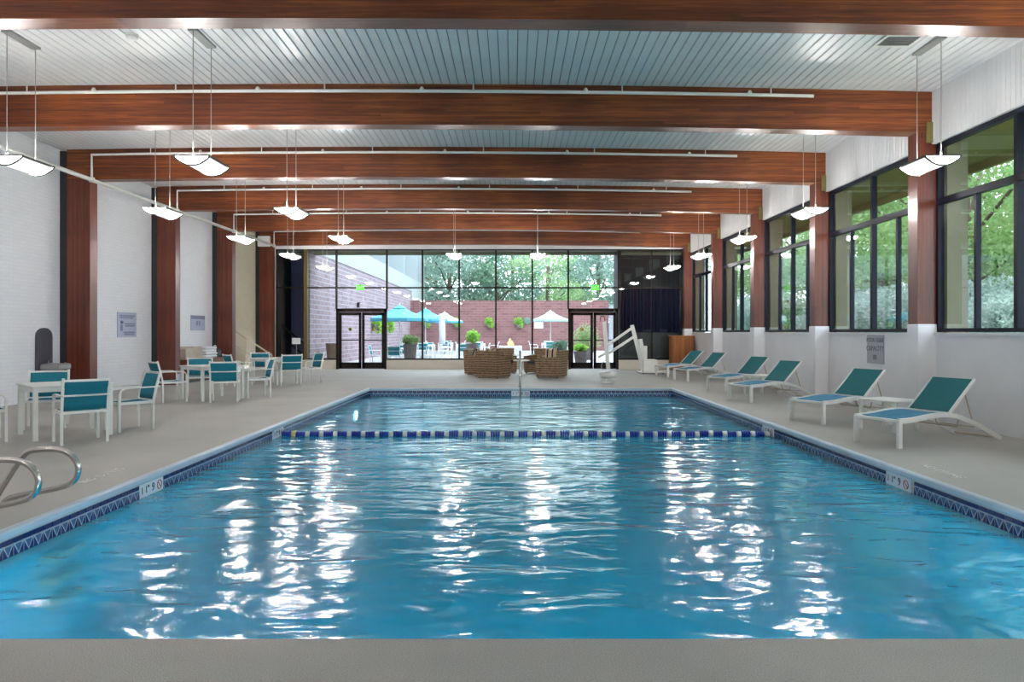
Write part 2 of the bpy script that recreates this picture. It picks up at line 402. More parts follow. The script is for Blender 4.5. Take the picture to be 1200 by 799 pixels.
# grout bed behind the tiles, then the coping lip
b = MB(); t = .012
b.box(PX0-.02, PX0-.002, PY0, PY1, -.26, -.05); b.box(PX1+.002, PX1+.02, PY0, PY1, -.26, -.05)
b.box(PX0, PX1, PY0-.02, PY0-.002, -.26, -.05); b.box(PX0, PX1, PY1+.002, PY1+.02, -.26, -.05)
b.build('grout_bed', 'grout', basin)
prof = [(-.06, .002), (-.06, .012), (-.01, .016), (.012, .012), (.02, 0), (.018, -.035), (.008, -.055), (-.006, -.055)]
for nm, p, q in (('l', (PX0, PY0-.06, 0), (PX0, PY1+.06, 0)), ('r', (PX1, PY1+.06, 0), (PX1, PY0-.06, 0)),
                 ('f', (PX0, PY1, 0), (PX1, PY1, 0)), ('n', (PX1, PY0, 0), (PX0, PY0, 0))):
    MB().sweep([p, q], prof if nm != 'n' else [(.0, -.001), (.018, -.001), (.02, -.012), (.016, -.05), (.0, -.055)], smooth=False).build('coping', 'deck' if nm == 'n' else 'coping', basin)

TL = .112
def tile_mesh(kind):
    b = MB(); h = TL/2-.006
    if kind == 'border':
        b.box(0, .010, -h, h, -.019, .017)
        return b.mesh('border_tile', 'tile_navy')
    b.box(0, .008, -h, h, -.045, .045, 0)
    g = .006
    # raised glazed fields: lower navy triangle flanking, upper mid triangle
    def tri(p, mi):
        n = len(p); vs = [(.008, y, z) for y, z in p]+[(.011, y, z) for y, z in p]
        b.add(vs, [tuple(range(n))[::-1], tuple(range(n, 2*n))]+[(i, (i+1) % n, n+(i+1) % n, n+i) for i in range(n)], mi)
    tri([(-h+2.4*g, .036), (0, -.026), (h-2.4*g, .036)], 2)
    tri([(-h, .030), (-h, -.045), (-g, -.045), (-g*.9, -.042)], 1); tri([(h, .030), (g*.9, -.042), (g, -.045), (h, -.045)], 1)
    return b.mesh('patterned_tile', ['tile_pale', 'tile_navy', 'tile_mid'])
bm_, pm_ = tile_mesh('border'), tile_mesh('pattern')
ZB, ZP = -.079, -.148
markers = [('l', 7.36), ('l', 11.35), ('r', 7.65), ('r', 11.55), ('f', .2)]
def in_marker(side, s): return any(sd == side and abs(s-c) < .25 for sd, c in markers)
rest = MB(); 
def meshdata(me): return [tuple(v.co) for v in me.vertices], [tuple(p.vertices) for p in me.polygons], [p.material_index for p in me.polygons]
bd, pd_ = meshdata(bm_), meshdata(pm_)
def lay(side):
    if side in 'lr': s0, s1 = PY0, PY1
    else: s0, s1 = PX0, PX1
    n = int((s1-s0)/TL); st = (s1-s0)/n
    for i in range(n):
        s = s0+st*(i+.5)
        if in_marker(side, s): continue
        if side == 'l': loc, rz = (PX0, s), 0
        elif side == 'r': loc, rz = (PX1, s), PI
        elif side == 'f': loc, rz = (s, PY1), -PI/2
        else: loc, rz = (s, PY0), PI/2
        for me, dat, z, off in ((bm_, bd, ZB, 0), (pm_, pd_, ZP, 1)):
            if side in 'lr' and s < 9.2:
                put(me.name.split('.')[0], me, basin, (*loc, z), (0, 0, rz))
            else:
                M = Matrix.Translation((*loc, z)) @ Matrix.Rotation(rz, 4, 'Z')
                for f, mi in zip(dat[1], dat[2]):
                    rest.add([dat[0][k] for k in f], [tuple(range(len(f)))], (1 if off == 0 else mi), False, M)
for sd in 'lrfn': lay(sd)
r_ = rest.build('far_waterline_tiles', ['tile_pale', 'tile_navy', 'tile_mid'], basin); r_['kind'] = 'stuff'
for sd, c in markers:
    n = 4
    if sd == 'l': loc, rz = (PX0, c, -.125), 0
    elif sd == 'r': loc, rz = (PX1, c, -.125), PI
    else: loc, rz = (c, PY1, -.125), -PI/2
    MB().box(0, .012, -.24, .24, -.07, .068).build('depth_marker', 'marker_white', basin, loc, (0, 0, rz))
    mk = basin.children[-1] if False else [o for o in C.objects if o.name.startswith('depth_marker')][-1]
    mk['label'] = 'white depth marker tile with black digits and no diving symbol'
    # lettering reads from across the pool
    for body, u, sz, mt in (('1', -.19, .10, 'ink'), ('1"', -.09, .10, 'ink'), ('9', .03, .12, 'ink')):
        put('digit', text_mesh(body, sz, mt), mk, (.0135, u, 0), (PI/2, 0, PI/2))
    ring = MB(); ring.tube([(.013, .16+.045*math.cos(a), .045*math.sin(a)) for a in [2*PI*i/20 for i in range(20)]], .005, 5, closed=True)
    ring.tube([(.013, .16-.03, .03), (.013, .16+.03, -.03)], .005, 5)
    ring.build('no_diving_symbol', 'red_ink', mk)

# water
b = MB(); b.add([(PX0, PY0, 0), (PX1, PY0, 0), (PX1, PY1, 0), (PX0, PY1, 0)], [(0, 1, 2, 3)])
tag(b.build('pool_water', 'pool_water', None, (0, 0, WATER)), 'rippling turquoise water filling the swimming pool', 'water', kind='stuff')

# unseen near-wall lamps added to brighten the water; one pool lamp far left
for k, (loc, rz, lb) in enumerate((((-2.4, PY0-.02, -.62), 0, 'added underwater fill lamp, out of view in the near pool wall, ladder side'), ((.2, PY0-.02, -.62), 0, 'added underwater fill lamp, out of view in the middle of the near pool wall'),
                                   ((2.8, PY0-.02, -.62), 0, 'added underwater fill lamp, out of view in the near pool wall, lounger side'), ((PX0-.02, 17.0, -.5), -PI/2, 'round underwater lamp in the pool wall below the towel bench side'))):
    t = thing('pool_lamp_and_fill', lb, 'lamp', loc, rz, 'underwater pool lamps')
    MB().lathe([(0, 0), (.11, 0), (.11, .02), (.09, .035), (0, .04)], 18).build('lens', 'pool_lamp_and_fill' if k < 3 else 'pool_lamp_dim', t, (0, 0, 0), (-PI/2, 0, 0))
    MB().tube([(.125*math.cos(a), .02, .125*math.sin(a)) for a in [2*PI*i/18 for i in range(18)]], .014, 6, closed=True).build('ring', 'steel', t)

# deck lettering
for loc, rz, lb in (((-4.21, 7.38, .003), PI/2, 'worn white lettering painted on the deck beside the grab rails'),
                    ((4.52, 7.54, .003), -PI/2, 'worn white lettering painted on the deck beside the loungers')):
    dl = thing('deck_lettering', lb, 'lettering', loc, rz)
    for wd, u in (('NO', -.27), ('DIVING', .12)): put('word', text_mesh(wd, .13, 'faded_paint', .001), dl, (u, 0, 0))

# ------------------------------------------------------------------ ceiling of boards, beams, columns
b = MB(); nx = 20
def strip(b, za, zb, ya, yb, xa, xb, nx=20, mi=0):
    xs = [xa+(xb-xa)*i/nx for i in range(nx+1)]
    vs = []
    for x in xs:
        c = camber(x); vs += [(x, ya, za+c), (x, yb, za+c), (x, yb, zb+c), (x, ya, zb+c)]
    fs = [(0, 1, 2, 3), tuple(4*nx+k for k in (3, 2, 1, 0))]
    for i in range(nx):
        for k in range(4): fs.append((4*i+k, 4*i+4+k, 4*i+4+(k+1) % 4, 4*i+(k+1) % 4))
    b.add(vs, fs, mi)
strip(b, CEIL+.022, CEIL+.2, YN, YB+.3, XL, XR+.1)
ceil = struct(b.build('ceiling', 'ceiling_gap'), 'white painted board ceiling above the timber beams', 'ceiling')
BW = .138; nb = int((XR-XL)/BW); bw = (XR-XL)/nb
pm = MB(); hw = bw/2-.006
pm.prism([(-hw+.006, 0), (hw-.006, 0), (hw, .008), (hw, .021), (-hw, .021), (-hw, .008)], YN, YB+.2)
plank = pm.mesh('plank', 'ceiling_paint')
for i in range(nb):
    x = XL+bw*(i+.5)
    o = put('plank', plank, ceil, (x, 0, CEIL+camber(x)+random.uniform(-.0015, .001)), (0, math.atan(.00272*(x+3)), 0))

BN = ['furthest back on the near deck', 'behind the near end of the pool', 'over the near deck', 'nearest the ladder end of the pool', 'second from the ladder end of the pool',
      'third from the ladder end of the pool', 'third from the glass wall', 'second from the glass wall', 'right against the glass wall']
CXL0, CXL1, CXR0, CXR1 = -9.89, -9.38, 6.70, 7.10
PIL = 1.60
for i, y in enumerate(BEAM_Y):
    fr = struct(thing('timber_frame', 'reddish laminated timber beam and columns, '+BN[i], 'beam', (0, y, 0)))
    b = MB(); strip(b, BBOT, CEIL, -BT/2, BT/2, CXL0, 6.94); b.build('beam', 'beam_wood', fr, (0, BT/2, 0))
    zt = BBOT+camber(CXL0)+.01
    MB().box(-.255, .255, -BT/2, BT/2, 0, zt).build('column', 'column_wood', fr, ((CXL0+CXL1)/2, BT/2, 0))
    MB().box(XL, CXL0, .0, BT, 0, CEIL-.1).build('black_strip', 'strip_black', fr)  # black strip between the wall and the left column
    MB().box(CXL1, CXL1+.012, .02, BT-.02, 0, .3).build('base_shoe', 'sign_blue', fr)
    MB().box(-.20, .20, -BT/2, BT/2, PIL, BBOT+camber(6.9)+.02).build('column', 'column_wood', fr, ((CXR0+CXR1)/2, BT/2, 0))
    MB().box(6.84, 6.94, -.03, .0, 4.60, 4.94).build('bracket', 'olive', fr)

# ------------------------------------------------------------------ walls
b = MB(); yo = BEAM_Y[-2]+BT
b.box(XL-.25, XL, YN, yo+.1, 0, CEIL+.1)
wl = struct(b.build('wall_left', 'painted_brick'), 'white painted brick wall behind the seating', 'wall')
b = MB(); b.box(XL-3.2, XL, yo-.1, yo+.1, 0, CEIL+.1); b.box(XL-3.2, XL, YB-.1, YB+.1, 0, CEIL+.1); b.box(XL-3.4, XL-3.2, yo-.1, YB+.1, 0, CEIL+.1)
b.box(XL-3.2, XL, yo+.1, YB-.1, CEIL-.3, CEIL+.1)
for k in range(4): b.box(XL-1.9, XL-1.88, yo+.7+k*.9, yo+.72+k*.9, 1.0, 4.6) if False else None
alc = struct(b.build('wall_stair_alcove', 'beige_wall'), 'beige walls of the stair alcove', 'wall')
for k in range(6):
    MB().box(XL-.35-.3*(k+1), XL-.35-.3*k, yo+.1, YB-.1, 0, .17*(k+1)).build('stair_step', 'cream', alc)
struct(MB().box(XL, XR+.1, YN-.2, YN, 0, CEIL+.2).build('wall_near', 'wall_paint'), 'plain white end wall at the near end', 'wall')

SILL, HEAD, TRANS = 1.47, 4.56, 3.62
b = MB(); b.box(XR, XR+.25, YN, YB+.2, -.25, SILL-.03); b.box(XR-.03, XR+.1, YN, YB+.05, SILL-.05, SILL-.01)
wr = struct(b.build('wall_right', 'wall_paint'), 'low white wall under the windows behind the loungers', 'wall')
for y in BEAM_Y: MB().box(CXR0-.01, CXR1+.02, y-.02, y+BT+.02, 0, PIL, bev=.01).build('pilaster', 'wall_paint', wr)
# grooved boarding above the windows
b = MB(); st = .1; n = int((YB+.1-YN)/st); X = 6.94
vs = []; zt = CEIL+camber(X)+.03; zb_ = HEAD+.02
for i in range(n):
    y = YN+i*st
    for dy, dx in ((0, 0), (st-.012, 0), (st-.008, .007), (st-.004, .007)): vs.append((X+dx, y+dy))
vs.append((X, YN+n*st)); m_ = len(vs)
b.add([(x, y, zb_) for x, y in vs]+[(x, y, zt) for x, y in vs], [(i, i+1, m_+i+1, m_+i) for i in range(m_-1)])
b.box(X+.012, XR+.25, YN, YB+.2, zb_, zt)
struct(b.build('wall_right_boarding', 'white_paint'), 'white vertical tongue and groove boarding above the windows', 'wall')

def pane(name, parent, x0, x1, y0, y1, z0, z1, mat='window_glass'):
    return MB().box(x0, x1, y0, y1, z0, z1).build(name, mat, parent)
wn = 0
for i, y in enumerate(BEAM_Y[:-1]):
    wn += 1; ya, yb = y+BT, BEAM_Y[i+1]
    win = struct(thing('window_%d' % wn, 'tall dark framed window bay in the long wall, '+BN[i], 'window', (7.06, ya, SILL)))
    W = yb-ya; H = HEAD-SILL; T = TRANS-SILL; fw = .055
    fr = MB(); fr.box(-.05, .05, 0, W, 0, .06); fr.box(-.05, .05, 0, W, H-.05, H+.03); fr.box(-.05, .05, 0, fw, 0, H); fr.box(-.05, .05, W-fw, W, 0, H)
    fr.build('window_frame', 'navy_frame', win)
    MB().box(-.05, .05, fw, W-fw, T-.05, T+.05).build('transom', 'navy_frame', win)
    MB().box(-.05, .05, W/2-.04, W/2+.04, .06, H-.05).build('mullion', 'navy_frame', win)
    for q in (.26, .74): MB().box(-.035, .045, W*q-.028, W*q+.028, .06, T-.05).build('mullion', 'navy_frame', win)
    hs = [fw, W*.26, W/2, W*.74, W-fw]
    for k in range(4): pane('pane', win, -.004, .004, hs[k], hs[k+1], .05, T-.04)
    for a, c in ((fw, W/2), (W/2, W-fw)): pane('pane', win, -.004, .004, a, c, T+.04, H-.04)
    pl = bpy.data.lights.new('portal', 'AREA'); pl.shape = 'RECTANGLE'; pl.size = H; pl.size_y = W; pl.cycles.is_portal = True
    po = put('window_portal', pl, None, (7.14, (ya+yb)/2, SILL+H/2), (0, PI/2, 0))

# far glass wall
GX = [-9.36, -8.18, -6.97, -4.98, -3.57, -2.12, -.67, .77, 2.19, 4.17, 5.49, 6.80]
GH, GT, GS = 4.74, 3.22, .42
b = MB(); 
b.box(XL, -6.97, YB-.05, YB+.15, 0, .37); b.box(-4.98, 2.19, YB-.05, YB+.15, 0, .37); b.box(4.17, XR, YB-.05, YB+.15, 0, .37)
b.build('wall_back_curb', 'cream'); struct(bpy.data.objects['wall_back_curb'], 'low cream curb under the far glass wall', 'wall')
b = MB(); b.box(XL, XR+.1, YB-.04, YB+.15, GH, CEIL+.05); struct(b.build('wall_back_header', 'white_paint'), 'white band above the far glass wall', 'wall')
b = MB(); b.box(XL, GX[0]-.0, YB-.02, YB+.12, .37, GH); b.box(GX[-1]+.03, XR+.1, YB-.02, YB+.12, .37, GH)
struct(b.build('wall_back_jamb', 'cream'), 'narrow cream wall strips at both ends of the far glass wall', 'wall')
win = struct(thing('window_9', 'far glass wall of tall panes looking onto the patio', 'window', (0, YB+.05, 0)))
for k, x in enumerate(GX):
    w_ = .07 if k == 1 else (.018 if k == 10 else .032)
    z0 = 2.38 if k in (2, 3, 8, 9) else .37
    MB().box(x-w_, x+w_, -.06, .06, z0, GH).build('mullion', 'gold_frame' if k in (1,) else 'bronze_frame', win)
for k in range(len(GX)-1):
    a, c = GX[k]+.02, GX[k+1]-.02; door = k in (2, 8)
    MB().box(a, c, -.05, .05, GT-.028, GT+.028).build('transom', 'bronze_frame', win)
    if not door: MB().box(a, c, -.05, .05, .37, .43).build('sill_rail', 'bronze_frame', win)
    MB().box(a, c, -.05, .05, GH-.05, GH).build('head_rail', 'bronze_frame', win)
    pane('pane', win, a, c, -.004, .004, GT+.02, GH-.04); pane('pane', win, a, c, -.004, .004, 2.36 if door else .42, GT-.02)
pl = bpy.data.lights.new('portal', 'AREA'); pl.shape = 'RECTANGLE'; pl.size = 12.3; pl.size_y = 4.3; pl.cycles.is_portal = True
put('window_portal', pl, None, (-2.0, YB+.16, 2.5), (-PI/2, 0, 0))
for dn, (a, c) in enumerate(((-6.97, -4.98), (2.19, 4.17))):
    d = struct(thing('door_%d' % (dn+1), ('dark bronze glazed double door beside the brick wing', 'dark bronze glazed double door beside the dark room')[dn], 'door', ((a+c)/2, YB+.05, 0)))
    hw = (c-a)/2
    f = MB(); f.box(-hw, -hw+.09, -.09, .09, 0, 2.38); f.box(hw-.09, hw, -.09, .09, 0, 2.38); f.box(-hw, hw, -.09, .09, 2.26, 2.40); f.build('door_frame', 'bronze_frame', d)
    for s in (-1, 1):
        x0, x1 = sorted((s*.012, s*(hw-.10)))
        lf = MB(); lf.box(x0, x0+.10, -.03, .03, .02, 2.25); lf.box(x1-.10, x1, -.03, .03, .02, 2.25); lf.box(x0, x1, -.03, .03, .02, .27); lf.box(x0, x1, -.03, .03, 2.13, 2.25)
        lf = lf.build('door_leaf', 'bronze_frame', d)
        pane('door_pane', lf, x0+.09, x1-.09, -.004, .004, .26, 2.14, 'clear_glass')
        MB().tube([(x0+.06, -.07, 1.15), (x1-.06, -.07, 1.15)], .02).build('push_bar', 'bronze_frame', lf)
        st = MB(); st.lathe([(0, 0), (.07, 0), (.07, .004), (0, .004)], 14)
        o = st.build('sticker', 'sticker', lf, ((x0+x1)/2, -.006, 1.58), (PI/2, 0, 0))
    MB().box(hw-.2, hw-.13, -.13, -.09, 2.28, 2.34).build('closer', 'gold_frame', d)
for x, lb in ((-6.02, 'small green lit exit sign above the door beside the brick wing'), (3.24, 'small green lit exit sign above the door beside the dark room')):
    ex = thing('exit_sign', lb, 'sign', (x, YB-.03, GT-.10))
    MB().box(-.16, .16, -.03, .03, 0, .21, bev=.01).build('case', 'exit_green', ex)
    put('lettering', text_mesh('EXIT', .15, 'exit_letter'), ex, (0, -.032, .105), (PI/2, 0, 0))
    MB().box(-.02, .02, -.02, .04, .21, .24).build('mount', 'bronze_frame', ex)

# dark rooms behind the end bays
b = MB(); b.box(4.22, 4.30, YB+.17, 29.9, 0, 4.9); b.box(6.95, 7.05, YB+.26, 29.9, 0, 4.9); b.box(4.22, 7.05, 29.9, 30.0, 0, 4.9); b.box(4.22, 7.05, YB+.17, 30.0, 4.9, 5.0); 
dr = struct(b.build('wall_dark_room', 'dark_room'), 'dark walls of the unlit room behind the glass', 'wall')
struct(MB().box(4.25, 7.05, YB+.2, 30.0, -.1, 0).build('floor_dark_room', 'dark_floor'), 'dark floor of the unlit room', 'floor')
b = MB(); pts = [(4.4+.0255*i, 29.55+.09*math.sin(i*1.1)+.03*math.sin(i*.37), 0) for i in range(100)]
vs = [(x, y, 1.45) for x, y, _ in pts]+[(x, y, 3.3) for x, y, _ in pts]; n = len(pts)
b.add(vs, [(i, i+1, n+i+1, n+i) for i in range(n-1)], 0, True)
tag(b.build('curtain', 'navy_cloth'), 'long navy curtain hanging in the dark room behind glass', 'curtain')
MB().box(4.4, 6.9, 29.7, 29.85, 0, 1.45).build('wall_dark_panel', 'charcoal'); struct(bpy.data.objects['wall_dark_panel'], 'charcoal panel under the navy curtain', 'wall')
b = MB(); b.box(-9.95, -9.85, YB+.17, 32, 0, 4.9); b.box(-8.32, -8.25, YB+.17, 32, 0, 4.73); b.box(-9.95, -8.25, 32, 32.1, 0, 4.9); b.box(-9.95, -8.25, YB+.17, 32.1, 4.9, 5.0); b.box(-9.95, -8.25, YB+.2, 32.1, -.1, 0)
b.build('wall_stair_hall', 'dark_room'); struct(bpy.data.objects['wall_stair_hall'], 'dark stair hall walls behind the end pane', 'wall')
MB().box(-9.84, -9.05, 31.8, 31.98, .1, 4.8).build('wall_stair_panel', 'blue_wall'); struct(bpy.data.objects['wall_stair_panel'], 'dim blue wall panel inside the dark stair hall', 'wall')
r = thing('stair_rail', 'dark sloping stair rail inside the stair hall', 'rail', (-9.2, 30.4, 0))
MB().tube([(-.6, 0, 1.75), (.5, 0, .85)], .04).build('rail', 'black', r); MB().tube([(-.6, 0, 1.25), (.5, 0, .35)], .03).build('rail', 'black', r)
MB().tube([(.5, 0, .9), (.5, 0, 0)], .03).build('post', 'black', r); MB().tube([(-.6, 0, 1.75), (-.6, 0, 0)], .03).build('post', 'black', r)

# ------------------------------------------------------------------ sprinkler pipes
sp = thing('sprinkler_pipe', 'white sprinkler main along the brick wall with branches along the beams', 'pipe', (0, 0, 0))
MX, MZ = -9.30, 4.83; BZ = 5.44
MB().tube([(MX, YN+.02, MZ), (MX, 27.9, MZ)], .045, 10).build('main_pipe', 'white_metal', sp)
for i, y in enumerate(BEAM_Y):
    yy = y-.07; xe = 4.95
    n = 14; P = [(MX, yy, MZ), (MX, yy, BZ+camber(MX)-.0)]+[(MX+(xe-MX)*k/n, yy, BZ+camber(MX+(xe-MX)*k/n)) for k in range(1, n+1)]
    br = MB().tube(P, .028, 8).build('branch_pipe', 'white_metal', sp)
    for k in range(6):
        x = -8.0+k*2.45; MB().tube([(x, yy, BZ+camber(x)), (x, yy, CEIL+camber(x)+.003)], .012, 6).build('hanger', 'white_metal', br)
    for k in range(5):
        x = -6.9+k*2.7
        MB().lathe([(0, -.02), (.035, -.01), (.04, .03), (.02, .07), (0, .075)], 8, (x, yy, BZ+camber(x))).build('sprinkler_head', 'white_metal', br)
    MB().lathe([(0, -.06), (.06, -.05), (.06, .05), (0, .06)], 10, (MX, yy, MZ)).build('tee', 'white_metal', br)
tag(MB().box(-9.92, -9.45, 27.84, 27.955, 4.80, 5.2, bev=.01).build('junction_box', 'white_metal'), 'white wall box at the head of the column by the stair alcove', 'box')

# ------------------------------------------------------------------ pendant lights
PH = 3.84
def make_pendant(ceil_z):
    t = thing('pendant_light', '', 'lamp')
    hl = .33; R = .24; sag = .115; n = 12
    arc = [(-R+2*R*i/n, -sag*(1-(2*i/n-1)**2)) for i in range(n+1)]
    # bowed diffuser trough between two end lenses
    v = []; f = []
    for j, y in enumerate((-hl+.008, hl-.008)):
        v += [(x, y, z) for x, z in arc]
    f = [(i, i+1, n+2+i, n+1+i) for i in range(n)]
    MB().add(v, f, 0, True).build('diffuser', 'lamp_white', t, (0, 0, PH))
    for s in (-1, 1):
        MB().prism(arc, -.004, .004).build('end_lens', 'lamp_end', t, (0, s*(hl-.012), PH))
        MB().tube([(x, 0, z-.003) for x, z in arc], .014, 6).build('end_rim', 'dark_rim', t, (0, s*hl, PH))
        MB().box(s*R-.012, s*R+.012, -hl, hl, PH-.012, PH+.014).build('side_rim', 'dark_rim', t)
    b = MB(); b.box(-R-.01, R+.01, -hl-.008, -hl+.02, PH, PH+.02); b.box(-R-.01, R+.01, hl-.02, hl+.008, PH, PH+.02); b.build('top_rim', 'dark_rim', t)
    MB().box(-R*.9, R*.9, -hl*.9, hl*.9, PH+.004, PH+.008).build('uplight_panel', 'lamp_up', t)
    for s in (-1, 1):
        MB().tube([(0, s*.29, PH+.012), (0, s*.29, ceil_z)], .006, 6).build('cable', 'cable', t)
        MB().tube([(0, s*.29, PH+.012), (0, s*.29, PH+.08)], .014, 8).build('ferrule', 'white_metal', t)
    MB().box(-.065, .065, -.31, .31, ceil_z-.035, ceil_z-.002).build('canopy', 'grey_metal', t)
    return t
mid = [(BEAM_Y[i]+BT+BEAM_Y[i+1])/2 for i in range(len(BEAM_Y)-1)]
bayn = ['added out of view behind the near deck', 'far behind the ladder', 'above the near deck', 'above the ladder end of the pool', 'in the bay above the lane rope', 'above the far end of the pool', 'in the second bay from the glass wall', 'in the bay beside the glass wall']  # rearmost bay's pendants are added behind the view to brighten the near deck
rows = [(-6.85, 'brick wall side', range(0, 8)), (-4.33, 'row beside the pool edge', (0, 1, 3, 4, 5)), (5.8, 'row over the loungers', range(0, 8))]
for X, rn, rg in rows:
    P0 = None
    for i in rg:
        lb = 'curved pendant light, %s, %s' % (rn, bayn[i])
        if P0 is None: P0 = make_pendant(CEIL+camber(X)); o = P0; o.location = (X, mid[i], 0); o['label'] = lb; o['group'] = 'pendant lights'
        else: o = dup(P0, (X, mid[i], 0), 0, lb, 'pendant lights')
P0 = None
for X, wh in ((-1.80, 'on the table side of'), (.76, 'on the lounger side of')):
    lb = 'curved pendant light near the glass wall, %s the handrail line' % wh
    if P0 is None: P0 = make_pendant(CEIL+camber(X)); P0.location = (X, mid[6], 0); P0['label'] = lb; P0['group'] = 'pendant lights'
    else: dup(P0, (X, mid[6], 0), 0, lb, 'pendant lights')

# ceiling bits
sd = thing('smoke_detector', 'round white smoke detector on the board ceiling', 'detector', (-5.26, 9.9, CEIL+camber(-5.26)))
MB().lathe([(0, -.075), (.05, -.07), (.075, -.045), (.075, -.02)], 18).build('cover', 'white_paint', sd); MB().lathe([(.09, -.02), (.09, .0)], 18).build('base', 'white_metal', sd)
vg = thing('ceiling_vent', 'small dark slatted vent grille in the board ceiling', 'vent', (5.3, 9.85, CEIL+camber(5.3)-.004))
f = MB(); f.box(-.26, .26, -.2, -.16, -.02, 0); f.box(-.26, .26, .16, .2, -.02, 0); f.box(-.26, -.22, -.16, .16, -.02, 0); f.box(.22, .26, -.16, .16, -.02, 0); f.build('frame', 'white_metal', vg)
MB().box(-.22, .22, -.16, .16, -.004, 0).build('backing', 'charcoal', vg)
for k in range(6): MB().box(-.22, .22, -.14+k*.055, -.125+k*.055, -.018, -.004).build('slat', 'grey_metal', vg)

# ------------------------------------------------------------------ lane rope
rope = thing('lane_rope', 'blue and white float rope stretched across the pool', 'rope', (0, 11.45, WATER))
x0, x1 = PX0+.03, PX1-.03; per = .222; n = int((x1-x0)/per)
MB().tube([(PX0+.005, 0, .03), (PX1-.005, 0, .03)], .006, 6).build('cord', 'rope_white', rope)
fb = MB()
for k in range(4):
    z = -.073+k*.037
    fb.lathe([(.018, z), (.05, z+.004), (.058, z+.014), (.05, z+.028), (.018, z+.034)], 12)
fbm = fb.mesh('blue_float', 'rope_blue')
fwm = MB().lathe([(.014, -.033), (.048, -.031), (.05, -.025), (.05, .025), (.048, .031), (.014, .033)], 12).mesh('white_float', 'rope_white')
fym = MB().lathe([(.014, -.033), (.048, -.031), (.05, -.025), (.05, .025), (.048, .031), (.014, .033)], 12).mesh('yellow_float', 'rope_yellow')
for k in range(n):
    x = x0+.08+k*per; dz = random.uniform(-.008, .008)
    put('blue_float', fbm, rope, (x, 0, .03+dz), (0, PI/2, 0))
    put('white_float' if k else 'yellow_float', fwm if k else fym, rope, (x+.113, 0, .03+dz), (0, PI/2, 0))

# ------------------------------------------------------------------ pool ladder (grab rails and treads)
ld = thing('pool_ladder', 'stainless pool ladder with two looped grab rails and underwater treads', 'ladder', (0, 0, 0))
RP = [(-4.42, 0), (-4.30, .2), (-4.16, .41), (-4.06, .468), (-3.86, .472), (-3.74, .42), (-3.685, .31), (-3.73, .20), (-3.87, .145), (-4.1, .10), (-4.27, .06), (-4.33, .0)]
for y in (5.57, 6.08):
    rl = MB().tube(smooth_path([(x, y, z) for x, z in RP], 5), .024, 12).build('grab_rail', 'steel', ld)
    for x in (-4.42, -4.33): MB().lathe([(.045, 0), (.045, .008), (.026, .018), (.026, .022)], 14, (x, y, 0)).build('flange', 'steel', rl)
for z in (-.32, -.50, -.68):
    MB().box(PX0, PX0+.13, 5.62, 6.03, z-.025, z+.025, bev=.01).build('tread', 'tan_metal', ld)
# handrail at the far edge
hr = thing('handrail', 'slim stainless handrail dropping into the water at the far pool edge', 'rail', (.19, 0, 0))
MB().tube(smooth_path([(0, 19.25, 0), (0, 19.2, .5), (0, 19.05, .88), (0, 18.8, .98), (0, 18.5, .90), (0, 18.38, .6), (0, 18.33, 0), (0, 18.33, -.9)], 5), .024, 10).build('rail', 'steel', hr)
MB().lathe([(.05, 0), (.05, .01), (.026, .02)], 14, (0, 19.25, 0)).build('flange', 'steel', hr)

